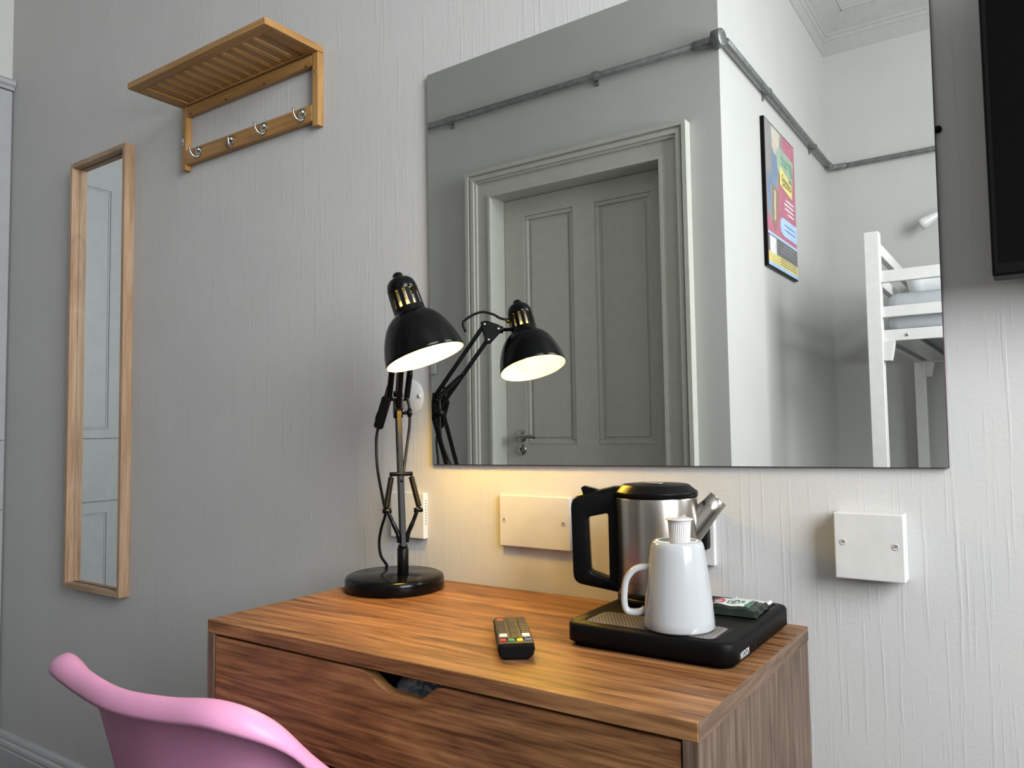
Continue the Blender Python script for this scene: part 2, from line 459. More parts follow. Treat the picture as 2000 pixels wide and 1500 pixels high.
# window in the right wall (daylight source)
w1 = struct_empty('window_1', (XR + .06, (WY0 + WY1) / 2, WZ0), 'white sash window in the right wall')
fr = MB()
for y in (WY0, WY1 - .05): fr.box(XR + .02, XR + .1, y, y + .05, WZ0, WZ1)
for z in (WZ0, (WZ0 + WZ1) / 2 - .025, WZ1 - .05): fr.box(XR + .02, XR + .1, WY0 + .05, WY1 - .05, z, z + .05)
fr.build('window_frame', 'gloss_white', w1)
for z0, z1 in ((WZ0 + .05, (WZ0 + WZ1) / 2 - .025), ((WZ0 + WZ1) / 2 + .025, WZ1 - .05)):
    MB().box(XR + .05, XR + .056, WY0 + .05, WY1 - .05, z0, z1).build('pane', 'pane', w1)
MB().box(XR - .05, XR + .02, WY0 - .04, WY1 + .04, WZ0 - .03, WZ0, .004).build('window_sill', 'gloss_white', w1)

# cornice along the alcove and the other walls
def cornice(name, p, q, inward, label=None):
    p, q, i = Vector(p), Vector(q), Vector(inward)
    prof = [(0, 3.10), (.004, 3.10), (.004, 3.176), (.012, 3.180), (.017, 3.188), (.017, 3.198), (.024, 3.200), (.026, 3.206), (.026, 3.214), (.032, 3.217),
            (.120, 3.268), (.128, 3.268), (.131, 3.276), (.140, 3.282), (.146, 3.290), (.15, ZC), (0, ZC)]
    d = (q - p)
    mb = MB()
    mb.prism(prof, lambda u, v, t: p + d * t + i * u + Vector((0, 0, v)), 0, 1)
    return struct(mb, name, 'ceiling', label)
cornice('trim_1', (XC, YD, 0), (XC, YF, 0), (1, 0, 0), 'moulded plaster cornice above the poster wall')
cornice('trim_2', (XC, YF, 0), (XR, YF, 0), (0, 1, 0), 'moulded plaster cornice above the bunk bed')
cornice('trim_3', (XL, YD, 0), (XC + .15, YD, 0), (0, 1, 0), 'moulded plaster cornice above the door')
cornice('trim_4', (XL, 0, 0), (XR, 0, 0), (0, -1, 0), 'moulded plaster cornice above the desk wall')

# moulded skirting board on the back wall and the others
def skirting(name, p, q, inward, label=None):
    p, q, i = Vector(p), Vector(q), Vector(inward); d = q - p
    prof = [(0, 0), (.018, 0), (.018, .108), (.0155, .111), (.0155, .116), (.018, .119), (.016, .128), (.011, .134), (.0115, .139), (.009, .147), (.004, .154), (0, .154)]
    return struct(MB().prism(prof, lambda u, v, t: p + d * t + i * u + Vector((0, 0, v)), 0, 1), name, 'skirting', label)
skirting('baseboard_back', (XL + .02, 0, 0), (XR, 0, 0), (0, -1, 0), 'moulded grey-white skirting board under the tall mirror')
skirting('baseboard_front', (-1.0, YD, 0), (XC, YD, 0), (0, 1, 0), 'short skirting board beside the door')
skirting('baseboard_return', (XC, YD, 0), (XC, YF, 0), (1, 0, 0), 'skirting board under the poster wall')
skirting('baseboard_alcove', (XC, YF, 0), (XR, YF, 0), (0, 1, 0), 'skirting board behind the bunk bed')

# panelled door in the opposite wall (seen in the big mirror)
d1 = struct_empty('door_1', (-1.53, YD, 0), 'grey-white panelled door reflected in the big mirror')
def P_front(u, v, d): return Vector((u, d, v))
ar = MB()
def frame_ring(mb, x0, x1, zt, w, y0, y1):
    mb.box(x0 - w, x0, y0, y1, 0, zt + w); mb.box(x1, x1 + w, y0, y1, 0, zt + w); mb.box(x0, x1, y0, y1, zt, zt + w)
frame_ring(ar, -1.925, -1.13, 2.085, .06, YD, YD + .018)
frame_ring(ar, -1.918, -1.137, 2.078, .012, YD, YD + .024)
frame_ring(ar, -1.985, -1.07, 2.145, .010, YD, YD + .030)
frame_ring(ar, -1.995, -1.06, 2.155, .016, YD, YD + .040)
frame_ring(ar, -2.011, -1.044, 2.171, .008, YD, YD + .034)
frame_ring(ar, -2.019, -1.036, 2.179, .016, YD, YD + .046)
ar.build('architrave', 'trim', d1)
jb = MB(); jb.box(-1.93, -1.922, YD - .2, YD, 0, 2.09); jb.box(-1.133, -1.125, YD - .2, YD, 0, 2.09); jb.box(-1.93, -1.125, YD - .2, YD, 2.082, 2.09)
jb.build('jamb', 'trim', d1)
LX0, LX1, LY = -1.920, -1.135, -1.64
cols_ = ((-1.818, -1.574), (-1.472, -1.222)); rows_ = ((.22, .84), (1.009, 2.0))
lf = MB()
xs = [LX0, cols_[0][0], cols_[0][1], cols_[1][0], cols_[1][1], LX1]; zs = [.005, .22, .84, 1.009, 2.0, 2.08]
for x0, x1 in ((xs[0], xs[1]), (xs[2], xs[3]), (xs[4], xs[5])): lf.box(x0, x1, LY - .04, LY, .005, 2.08)
for x0, x1 in ((xs[1], xs[2]), (xs[3], xs[4])):
    for z0, z1 in ((.005, .22), (.84, 1.009), (2.0, 2.08)): lf.box(x0, x1, LY - .04, LY, z0, z1)
leaf = lf.build('door_leaf', 'trim', d1)
for (x0, x1) in cols_:
    for (z0, z1) in rows_:
        p = MB(); p.box(x0, x1, LY - .03, LY - .014, z0, z1)
        p.prism([(x0 + .03, z0 + .03), (x1 - .03, z0 + .03), (x1 - .03, z1 - .03), (x0 + .03, z1 - .03)], P_front, LY - .014, LY - .010, .0015)
        t = .017     # bolection moulding around the panel
        for a, b, c, e in ((x0, x1, z0, z0 + t), (x0, x1, z1 - t, z1), (x0, x0 + t, z0 + t, z1 - t), (x1 - t, x1, z0 + t, z1 - t)):
            p.box(a, b, LY - .02, LY - .004, c, e, .003)
        p.build('door_panel', 'trim', leaf)
hd = MB()
hd.lathe([(.026, 0), (.026, .006), (.022, .009), (.0, .009)], (-1.845, LY, 1.045), (0, 1, 0), 28)
hd.cyl((-1.845, LY + .008, 1.045), (-1.845, LY + .05, 1.045), .009)
hd.tube([(-1.852, LY + .05, 1.045), (-1.83, LY + .052, 1.046), (-1.79, LY + .05, 1.044), (-1.762, LY + .044, 1.043), (-1.752, LY + .04, 1.043)], .0085, 12)
hd.build('lever_handle', 'nickel', leaf)
es = MB(); es.lathe([(.024, 0), (.024, .005), (.02, .008), (.0, .008)], (-1.845, LY, .988), (0, 1, 0), 28)
eo = es.build('escutcheon', 'nickel', leaf)
ky = MB(); ky.lathe([(.005, .008), (.005, .0088), (0, .0088)], (-1.845, LY, .992), (0, 1, 0), 12); ky.box(-1.8475, -1.8425, LY + .008, LY + .0088, .978, .991)
ky.build('keyhole', 'hole', leaf)

# ================================================================== CUPBOARD on the left wall
cb = thing('wall_cupboard', 'white panelled built-in cupboard at the left end, reflected in the tall mirror', 'cupboard', (XL, -.42, 0))
CX = XL + .016
body = MB()
body.box(XL, XL + .008, -.86, -.002, 0, 2.25)
body.prism([(0, 2.225), (.022, 2.225), (.026, 2.234), (.034, 2.24), (.034, 2.252), (.038, 2.256), (0, 2.256)], lambda u, v, t: Vector((XL + u, -.86 + t * .858, v)), 0, 1)
body.build('carcass', 'gloss_white', cb)
def panel_door(y0, y1, z0, z1, pz0, pz1, inset, name):
    b = MB(); s = inset
    b.box(XL + .008, CX, y0 + .0015, y1 - .0015, z0, z1, .0015)
    o = b.build(name, 'gloss_white', cb)
    q = MB()
    for w, h in ((0, .0035), (.007, .0018)):
        a0, a1, c0, c1 = y0 + s + w, y1 - s - w, pz0 + w, pz1 - w; t = .005
        q.box(CX - .001, CX + h, a0, a1, c0, c0 + t, .001); q.box(CX - .001, CX + h, a0, a1, c1 - t, c1, .001)
        q.box(CX - .001, CX + h, a0, a0 + t, c0 + t, c1 - t, .001); q.box(CX - .001, CX + h, a1 - t, a1, c0 + t, c1 - t, .001)
    q.build('panel_moulding', 'gloss_white', o)
    k = MB(); k.lathe([(.006, 0), (.006, .01), (.013, .016), (.012, .024), (.0, .027)], (CX, y0 + .03 if y0 > -.5 else y1 - .03, (z0 + z1) / 2), (1, 0, 0), 16)
    k.build('knob', 'chrome', o)
for y0, y1 in ((-.43, -.004), (-.856, -.43)):
    panel_door(y0, y1, 1.066, 2.222, 1.099, 1.972, .085, 'upper_door')
    panel_door(y0, y1, .09, .839, .13, .806, .085, 'lower_door')
for y0, y1 in ((-.43, -.004), (-.856, -.43)):
    MB().box(XL + .008, CX, y0 + .0015, y1 - .0015, .843, 1.062, .0015).build('drawer_front', 'gloss_white', cb)
MB().box(XL + .001, CX - .003, -.856, -.004, .0, .088).build('plinth', 'gloss_white', cb)

# ================================================================== BIG MIRROR
bmir = thing('wall_mirror', 'large frameless rectangular mirror hung above the desk', 'mirror', (-.533, -.004, 1.017))
quad = [(-.963, 1.0130), (-.0994, 1.0206), (-.0960, 1.7890), (-.9683, 1.7770)]
cx_, cz_ = -.533, 1.4
small = [(cx_ + (u - cx_) * .9982, cz_ + (v - cz_) * .9982) for u, v in quad]
MB().prism(quad, P_front, -.001, -.0065).build('backing', 'mirror_edge', bmir)
MB().prism(small, P_front, -.0064, -.0078).build('mirror_glass', 'mirror', bmir)
cl = MB(); cl.lathe([(.0045, 0), (.0045, .004), (.003, .006), (0, .006)], (-.0945, -.0005, 1.4639), (0, -1, 0), 16)
cl.build('fixing_clip', 'black_satin', bmir)

# ================================================================== TALL MIRROR
tm = thing('tall_mirror', 'tall narrow mirror in a deep pale oak frame left of the coat rack', 'mirror', (-2.18, -.014, .645))
x0, x1, z0, z1, dp, fw = -2.331, -2.031, .646, 1.877, .028, .0135
MB().box(x0, x0 + fw, -dp, 0, z0, z1, .0008, 1).build('frame_stile', 'ash_z', tm)
MB().box(x1 - fw, x1, -dp, 0, z0, z1, .0008, 1).build('frame_stile', 'ash_z', tm)
MB().box(x0 + fw, x1 - fw, -dp, 0, z1 - fw, z1, .0008, 1).build('frame_rail', 'ash_x', tm)
MB().box(x0 + fw, x1 - fw, -dp, 0, z0, z0 + fw, .0008, 1).build('frame_rail', 'ash_x', tm)
MB().box(x0 + fw, x1 - fw, -.0030, -.0005, z0 + fw, z1 - fw).build('back_board', 'black_matt', tm)
MB().box(x0 + fw + .0022, x1 - fw - .0022, -.0062, -.0030, z0 + fw + .0022, z1 - fw - .0022).build('mirror_glass', 'mirror', tm)

# ================================================================== COAT RACK
rk = thing('coat_rack', 'bamboo coat rack with slatted hat shelf and four hooks', 'coat rack', (-1.53, -.005, 1.748))
RX0, RX1, RZ = -1.790, -1.272, 1.929
for x in (RX0 + .008, RX1 - .018):
    MB().box(x, x + .018, -.017, -.0005, 1.748, RZ - .016, .0012).build('post', 'bamboo_z', rk)
xa, xb = RX0 + .026, RX1 - .018
MB().box(xa, xb, -.0165, -.003, 1.886, 1.912, .003).build('upper_rail', 'bamboo_x', rk)
low = MB().box(xa, xb, -.0175, -.003, 1.7605, 1.7985, .003).build('hook_rail', 'bamboo_x', rk)
# shelf frame
FD = -.157; th = .015
MB().box(RX0, RX1, FD, FD + .026, RZ - th, RZ, .0015).build('shelf_front_rail', 'bamboo_x', rk)
MB().box(RX0, RX1, -.020, -.0005, RZ - th, RZ, .0015).build('shelf_back_rail', 'bamboo_x', rk)
for x in (RX0, RX1 - .040):
    MB().box(x, x + .040, FD + .026, -.020, RZ - th, RZ, .0012).build('shelf_end_rail', 'bamboo_y', rk)
n = 12; span = (RX1 - .040) - (RX0 + .040); pitch = span / n; gap = .0115
sw = pitch - gap
sl = MB().box(RX0 + .040 + gap / 2 + 0, RX0 + .040 + gap / 2 + sw, FD + .026, -.020, RZ - th + .004, RZ - .003, .001, 1).build('slat', 'bamboo_y', rk)
copies(sl, [(pitch * k, 0, 0) for k in range(1, n)], rk)
# shelf screws / dowel dots on the upper rail
for x in (-1.745, -1.60, -1.455, -1.31):
    d = MB(); d.lathe([(.0028, 0), (.0028, .0006), (0, .0006)], (x, -.0165, 1.889), (0, -1, 0), 10); d.build('screw_hole', 'hole', rk)
for x in (RX0 + .017, RX1 - .009):
    d = MB(); d.lathe([(.0028, 0), (.0028, .0006), (0, .0006)], (x, -.017, 1.868), (0, -1, 0), 10); d.build('screw', 'nickel', rk)
# sticker on the left post
st = MB().box(RX0 + .0085, RX0 + .0165, -.0174, -.0168, 1.814, 1.831); so = st.build('sticker', 'white_print', rk)
MB().box(RX0 + .0095, RX0 + .0155, -.0177, -.0172, 1.816, 1.822).build('sticker_print', 'key_blue', so)
# hooks: teardrop plate with a folding prong
def hook(x, z, openp):
    h = MB()
    out = []
    for k in range(24):
        a = 2 * pi * k / 24
        w = .0125 if sin(a) > 0 else .0125 - .0055 * (-sin(a))
        out.append((x + w * cos(a), z + (.0125 if sin(a) > 0 else .018) * sin(a)))
    h.prism(out, P_front, -.0175, -.0215, .0009)
    h.lathe([(.0072, 0), (.0068, .003), (.0045, .0052), (0, .006)], (x + .001, -.0215, z + .003), (0, -1, 0), 18)
    o = h.build('hook', 'nickel', rk)
    p = MB()
    if openp:
        p.tube([(x + .003, -.020, z - .013), (x + .001, -.0265, z - .0170), (x - .001, -.0345, z - .0150), (x - .003, -.0400, z - .0070), (x - .004, -.0415, z + .0030)],
               [.003, .0028, .0026, .0026, .003], 10)
        p.lathe([(.0, -.0034), (.0024, -.0024), (.0034, 0), (.0024, .0024), (0, .0034)], (x - .004, -.0416, z + .0035), (0, 0, 1), 12)
    else:
        p.tube([(x + .003, -.0215, z - .013), (x, -.0245, z - .012), (x - .001, -.0265, z - .002), (x - .001, -.0265, z + .006)], .0026, 10)
    p.build('prong', 'nickel', o)
for x, z, op in ((-1.706, 1.7835, True), (-1.5745, 1.780, False), (-1.4525, 1.783, True), (-1.3195, 1.782, True)):
    hook(x, z, op)

# ================================================================== DESK
ZD = .7964
dk = thing('desk', 'oak-laminate desk with one wide drawer', 'desk', (-.672, -.21, 0))
DX0, DX1, DF = -1.061, -.283, -.421
MB().box(DX0, DX1, DF, -.001, ZD - .0195, ZD, .0008, 1).build('desk_top', 'desk_x', dk)
for x in (DX0 - .0004, DX1 - .0004):
    MB().box(x, x + .0008, DF + .0008, -.0012, ZD - .0193, ZD - .0003).build('edge_band', 'desk_y', dk)
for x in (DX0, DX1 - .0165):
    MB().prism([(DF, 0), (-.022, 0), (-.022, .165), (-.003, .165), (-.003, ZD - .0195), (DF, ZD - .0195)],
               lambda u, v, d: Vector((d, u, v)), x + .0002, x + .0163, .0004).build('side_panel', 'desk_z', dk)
MB().box(DX0 + .0165, DX1 - .0165, -.030, -.022, .30, ZD - .0195).build('back_panel', 'desk_x', dk)
# drawer with a scooped finger pull
gx0, gx1, gz0, gz1 = DX0 + .0185, DX1 - .0185, .640, ZD - .0230
def bez(a, b, c, d, n=8):
    return [tuple((1 - t) ** 3 * a[i] + 3 * (1 - t) ** 2 * t * b[i] + 3 * (1 - t) * t * t * c[i] + t ** 3 * d[i] for i in (0, 1)) for t in [k / n for k in range(1, n + 1)]]
cut = [(-.738, gz1)] + bez((-.738, gz1), (-.712, gz1 - .001), (-.708, .7515), (-.676, .7515)) + bez((-.676, .7515), (-.660, .7515), (-.655, .7515), (-.648, .7515), 3) + \
      bez((-.648, .7515), (-.620, .7515), (-.622, gz1 - .001), (-.598, gz1))
front = [(gx0, gz0), (gx1, gz0), (gx1, gz1)] + list(reversed(cut)) + [(gx0, gz1)]
dr = bpy.data.objects.new('drawer', None); COL.objects.link(dr); dr.parent = dk; dr.location = Vector((-.672, DF, .64)) - Vector(dk.location)
MB().prism(front, P_front, DF + .0015, DF + .0175).build('drawer_front', 'desk_x', dr)
bx = MB()
bx.box(gx0 + .012, gx1 - .012, DF + .0175, -.05, .655, .663)
bx.box(gx0 + .012, gx0 + .022, DF + .0175, -.05, .663, .745); bx.box(gx1 - .022, gx1 - .012, DF + .0175, -.05, .663, .745)
bx.box(gx0 + .022, gx1 - .022, -.060, -.05, .663, .745)
bx.build('drawer_box', 'desk_x', dr)
# folded speckled cloth inside the drawer, visible through the finger pull
fc = MB()
N1, N2 = 14, 8; vs = []; fs = []
for i in range(N1 + 1):
    for j in range(N2 + 1):
        u, v = i / N1, j / N2
        e = min(u, 1 - u, v, 1 - v)
        vs.append((-.735 + .185 * u, DF + .022 + .14 * v, .6635 + .104 * min(1, e * 5) ** .5 * (1 + .05 * sin(9 * u + 3 * v))))
for i in range(N1):
    for j in range(N2):
        a = i * (N2 + 1) + j; fs.append((a, a + 1, a + N2 + 2, a + N2 + 1))
fc.add(vs, fs, True); fc.add([vs[0], vs[N2], vs[-1], vs[N1 * (N2 + 1)]], [(0, 1, 2, 3)])
tag(fc.build('folded_cloth', 'speckled'), 'blue-grey speckled cloth inside the desk drawer, showing at the finger pull', 'cloth')

# ================================================================== DESK LAMP
lp = thing('desk_lamp', 'black spring-arm desk lamp, switched on, at the left of the desk', 'lamp', (-.970, -.105, ZD))
b = MB(); b.lathe([(0, .0005), (.086, .0005), (.0885, .003), (.0885, .018), (.0865, .0235), (.081, .0262), (.0, .0268)], (-.970, -.105, ZD), (0, 0, 1), 64)
b.build('base', 'black_gloss', lp)
B0 = Vector((-.9505, -.1045, 0)); W = Vector((.758, -.652, 0)).normalized(); Lt = Vector((.652, .758, 0))   # arm plane and its sideways direction
def A(s, z, l=0.0): return B0 + W * s + Lt * l + Vector((0, 0, z))
p = MB(); p.cyl(A(0, ZD + .026), A(0, ZD + .074), .0100, 24); p.cyl(A(0, ZD + .073), A(0, ZD + .079), .0085, 20)
p.build('post', 'black_satin', lp)
# lower pivot and curved spring brackets
pv = MB(); pv.cyl(A(0, .884, -.0105), A(0, .884, .0105), .0055, 16); pv.build('pivot', 'black_gloss', lp)
for sg in (-1, 1):
    pv = MB(); pv.tube([A(.004, .880, .006 * sg), A(.004, .895, .009 * sg), A(.003, .915, .018 * sg), A(.002, .935, .026 * sg)], [.0045, .004, .0035, .003], 10)
    pv.cyl(A(.002, .936, .020 * sg), A(.002, .936, .036 * sg), .0042, 14)
    pv.build('pivot_bracket', 'black_gloss', lp)
# lower arm: two square bars in the arm plane
for s0, s1, zt in ((.012, -.050, 1.116), (-.008, -.070, 1.110)):
    MB().bar(A(s0, .872), A(s1, zt), .0095, .0085, Lt, .001).build('lower_bar', 'black_bar', lp)
cb1 = MB(); cb1.cyl(A(-.018, 1.000, -.021), A(-.018, 1.000, .021), .0038, 14); cb1.build('spring_bolt', 'black_satin', lp)
def spring(p, q, r, name='spring'):
    p, q = Vector(p), Vector(q); d = (q - p).normalized(); L = (q - p).length
    mb = MB(); prof = []
    k = int(L / .0032)
    prof = [(r * .3, 0), (r * .3, .004)]
    for i in range(k):
        h = .004 + (L - .008) * i / k; st_ = (L - .008) / k
        prof += [(r * .86, h), (r, h + st_ * .35), (r, h + st_ * .65), (r * .86, h + st_ * .98)]
    prof += [(r * .3, L - .004), (r * .3, L)]
    mb.lathe(prof, p, d, 14, True, True, True)
    return mb.build(name, 'black_satin', lp)
for sg in (-1, 1):
    spring(A(.002, .938, .030 * sg), A(-.018, .998, .0175 * sg), .0052)
# elbow
el = MB()
el.prism([(-.074, 1.118), (-.068, 1.102), (-.054, 1.102), (-.052, 1.122), (-.057, 1.150), (-.070, 1.154)], lambda u, v, d: A(u, v, d), -.0085, .0085, .0015)
el.build('elbow_plate', 'black_satin', lp)
kn = MB(); kn.cyl(A(-.056, 1.112, .0085), A(-.056, 1.112, .017), .0035, 12); kn.cyl(A(-.056, 1.112, .017), A(-.056, 1.112, .0245), .0085, 8)
kn.build('wing_knob', 'black_satin', lp)
for (s, z) in ((-.0607, 1.1148), (-.058, 1.14)):
    sc = MB(); sc.cyl(A(s, z, -.0105), A(s, z, .0105), .003, 10); sc.build('rivet', 'chrome', lp)
# upper arm
for (s0, za, s1, zb) in ((-.0655, 1.146, .034, 1.288), (-.0590, 1.118, .041, 1.258)):
    MB().bar(A(s0, za), A(s1, zb), .0095, .0085, Lt, .001).build('upper_bar', 'black_bar', lp)
for sg in (-1, 1):
    spring(A(-.0624, 1.139, .0165 * sg), A(-.0102, 1.187, .0165 * sg), .0056)
for (s, z) in ((-.0102, 1.189), (-.0624, 1.138)):
    ub = MB(); ub.cyl(A(s, z, -.021), A(s, z, .021), .0035, 12); ub.build('spring_bolt', 'black_satin', lp)
# triangular bracket
br = MB(); br.prism([(.028, 1.296), (.040, 1.2985), (.067, 1.2895), (.070, 1.276), (.048, 1.252), (.038, 1.251)], lambda u, v, d: A(u, v, d), -.0075, .0075, .0015)
br.build('head_bracket', 'black_satin', lp)
for (s, z) in ((.0355, 1.2905), (.0635, 1.2815), (.0435, 1.259)):
    sc = MB(); sc.cyl(A(s, z, -.0095), A(s, z, .0095), .0026, 10); sc.build('rivet', 'chrome', lp)
# head
K = Vector((-.884, -.188, 1.344)); AX = (Vector((-.835, -.172, 1.198)) - K).normalized()
sj = MB(); hub = K + AX * .066
jn = A(.070, 1.2805)
sj.cyl(jn - W * .010, jn + W * .004, .0075, 16); sj.cyl(jn, hub, .0038, 12); sj.cyl(jn + (hub - jn) * .62, hub, .006, 14)
sj.build('swivel_joint', 'black_satin', lp)
hd_ = bpy.data.objects.new('lamp_head', None); COL.objects.link(hd_); hd_.parent = lp; hd_.location = K - Vector(lp.location)
outer = [(.0, .0), (.0055, .0008), (.0085, .0035), (.0088, .0095), (.0105, .0105), (.0175, .0130), (.0225, .0185), (.0250, .0265), (.0256, .036)]
cap = MB(); inner = [(r - .0012 if r > .002 else 0, h + .0012) for r, h in outer[4:]]
cap.lathe(outer + list(reversed(inner)), K, AX, 48)
cap.build('cap', 'black_gloss', hd_)
cage = MB(); s_ = AX.orthogonal().normalized(); t_ = AX.cross(s_)
NB = 13
for k in range(NB):
    a0 = 2 * pi * k / NB; a1 = a0 + 2 * pi / NB * .58
    L1 = []; 
    for h, rr in ((.0355, .0256), (.0655, .0266)):
        for q in range(4):
            a = a0 + (a1 - a0) * q / 3
            L1.append(K + AX * h + (s_ * cos(a) + t_ * sin(a)) * rr)
    L2 = [K + (v - K) - ((v - K) - AX * (v - K).dot(AX)).normalized() * .0012 for v in L1]
    vs = L1 + L2
    fs = [(0, 1, 5, 4), (1, 2, 6, 5), (2, 3, 7, 6), (8, 12, 13, 9), (9, 13, 14, 10), (10, 14, 15, 11), (0, 4, 12, 8), (3, 11, 15, 7)]
    cage.add(vs, fs)
cage.build('vent_cage', 'black_gloss', hd_)
belo = [(.0266, .065), (.0268, .0725), (.0285, .0755), (.0345, .0790), (.0420, .0855), (.0490, .0950), (.0550, .1065), (.0605, .1205), (.0648, .1360), (.0668, .1480), (.0672, .1530)]
bell = MB(); bell.lathe(belo + [(.0664, .1534), (.0662, .1528)], K, AX, 64); bell.build('shade', 'black_gloss', hd_)
lin = MB(); lin.lathe([(r - .0012, h + .0006) for r, h in belo], K, AX, 64); lin.build('shade_lining', 'shade_inside', hd_)
sk = MB(); sk.lathe([(0, .014), (.0125, .014), (.0125, .050), (.014, .052), (.014, .066), (0, .066)], K, AX, 24); sk.build('lamp_socket', 'shade_inside', hd_)
bu = MB(); bu.lathe([(.012, .066), (.014, .074), (.021, .086), (.0255, .099), (.0255, .108), (.021, .120), (.012, .1275), (0, .130)], K, AX, 24)
bu.build('bulb', 'bulb', hd_)
# cables
c1 = MB(); c1.tube([A(-.002, 1.276, .002), A(-.006, 1.297), (-.9309, -.1217, 1.3158), (-.911, -.1388, 1.3126), (-.8991, -.1491, 1.3042), (-.8871, -.1594, 1.300), K + AX * .05 + Vector((-.022, .014, 0))], .0026, 10)
c1.cyl(K + AX * .049 + Vector((-.026, .018, .004)), K + AX * .052 + Vector((-.016, .010, 0)), .0048, 12)
c1.build('head_cable', 'rubber', lp)
c2 = MB(); c2.tube([(-.9975, -.085, 1.1705), (-1.000, -.092, 1.150), (-1.0199, -.095, 1.0822), (-1.0240, -.095, 1.0518), (-1.0204, -.095, 1.0043), (-1.0196, -.080, .9416), (-1.0254, -.070, .9232),
                    (-1.0420, -.064, .8948), (-1.0500, -.062, .8678), (-1.0480, -.060, .8423), (-1.044, -.050, .825), (-1.048, -.032, .806), (-1.050, -.012, .8005)], .0027, 10)
c2.build('mains_cable', 'rubber', lp)
c3 = MB(); c3.tube([(-.985, -.056, 1.150), (-0.9828, -0.0550, 1.1411), (-0.9793, -0.0520, 1.1179), (-0.9796, -0.0520, 1.0890), (-0.9791, -0.0600, 1.0508), (-0.9689, -0.0830, 0.9953), (-.959, -.097, .988)], .0027, 10)
c3.build('arm_cable', 'rubber', lp)
swb = MB(); q0 = Vector((-.9975, -.093, 1.142)); q1 = Vector((-1.019, -.096, 1.083))
swb.bar(q0, q1, .0185, .015, (1, 0, 0), .004); dd = (q1 - q0)
swo = swb.build('inline_switch', 'black_satin', lp)
MB().bar(q0 + dd * .45 + Vector((-.009, -.002, -.003)), q0 + dd * .68 + Vector((-.009, -.002, -.003)), .007, .006, (1, 0, 0), .0015).build('rocker', 'black_satin', swo)

# ================================================================== REMOTE
rc = thing('remote_control', 'dark grey television remote with coloured buttons lying on the desk', 'remote', (-.588, -.291, ZD))
rd = Vector((-.0885, .112, 0)).normalized(); rs = Vector((rd.y, -rd.x, 0)); RC = Vector((-.5865, -.2905, ZD))
def RM(u, v, w): return RC + rs * u + rd * v + Vector((0, 0, w))
rl, rw = .0735, .0235
body = MB(); sec = []
for v, k, zt in ((-rl, .86, .017), (-rl + .003, .97, .0195), (-rl + .02, 1, .0195), (0, 1, .0185), (rl - .004, .97, .0170), (rl, .9, .0155)):
    lo_ = .0 if v > -rl + .001 else .003
    w = rw * k
    ring = [(-w * .62, lo_ + .0004), (w * .62, lo_ + .0004), (w * .92, .006), (w, .0125), (w * .97, zt - .002), (w * .9, zt), (-w * .9, zt), (-w * .97, zt - .002), (-w, .0125), (-w * .92, .006)]
    sec.append([RM(u, v, z) for u, z in ring])
body.loops(sec, True, True, True, False)
body.build('casing', 'black_satin', rc)
fp = MB(); fp.prism([(-rw * .9, -rl + .0045), (rw * .9, -rl + .0045), (rw * .9, rl - .003), (-rw * .9, rl - .003)],
                    lambda u, v, d: RM(u, v, .0197 - .0022 * max(0, (v + rl - .02)) / (2 * rl - .02) + d), -.0012, .0004); fp.build('face', 'remote_body', rc)
def key(u, v, w, h, m, hh=.0018, name='button'):
    zt = .0200 - .0022 * max(0, (v + rl - .02)) / (2 * rl - .02)
    MB().prism([(u - w, v - h), (u + w, v - h), (u + w, v + h), (u - w, v + h)], lambda a, c, d: RM(a, c, zt + d), 0, hh, .0004).build(name, m, rc)
for i, m in enumerate(('key_red', 'key_green', 'key_yellow', 'key_blue')): key(-.0155 + .0103 * i, -.0575, .0038, .0032, m)
for i in range(3):
    for j in range(12):
        u = (-.0143, 0, .0143)[i]; v = -.0475 + j * .0090
        if i != 1 and j == 1:
            key(u, v + .002, .0050, .0052, 'key_white', .0024); continue
        if j == 11 and i == 0: key(u, v, .0042, .0028, 'key_red'); continue
        key(u, v, .0048, .0032, 'key_grey')

# ================================================================== TRAY, KETTLE, MUG, CAPSULE, SACHET
TX0, TX1, TY0, TY1, TH = -.5275, -.303, -.258, -.013, .031
tr = thing('welcome_tray', 'matt black hospitality tray with a perforated drip grille on the desk', 'tray', ((TX0 + TX1) / 2, (TY0 + TY1) / 2, ZD))
def rrect(x0, x1, y0, y1, r, n=7):
    o = []
    for cx, cy, a0 in ((x1 - r, y1 - r, 0), (x0 + r, y1 - r, pi / 2), (x0 + r, y0 + r, pi), (x1 - r, y0 + r, 3 * pi / 2)):
        for k in range(n + 1):
            a = a0 + pi / 2 * k / n; o.append((cx + r * cos(a), cy + r * sin(a)))
    return o
def ring3(x0, x1, y0, y1, r, z): return [Vector((x, y, z)) for x, y in rrect(x0, x1, y0, y1, r)]
tb = MB(); e = .004
tb.loops([ring3(TX0 + .006, TX1 - .006, TY0 + .006, TY1 - .006, .018, ZD + .0004), ring3(TX0 + .004, TX1 - .004, TY0 + .004, TY1 - .004, .019, ZD + .005),
          ring3(TX0, TX1, TY0, TY1, .020, ZD + .0065), ring3(TX0, TX1, TY0, TY1, .020, ZD + TH - .004), ring3(TX0 + .0015, TX1 - .0015, TY0 + .0015, TY1 - .0015, .019, ZD + TH - .0010),
          ring3(TX0 + .005, TX1 - .005, TY0 + .005, TY1 - .005, .017, ZD + TH)], True, True, True, True)
tb.build('tray_body', 'black_matt', tr)
ZT = ZD + TH
GX0, GX1, GY0, GY1 = -.503, -.330, -.247, -.186
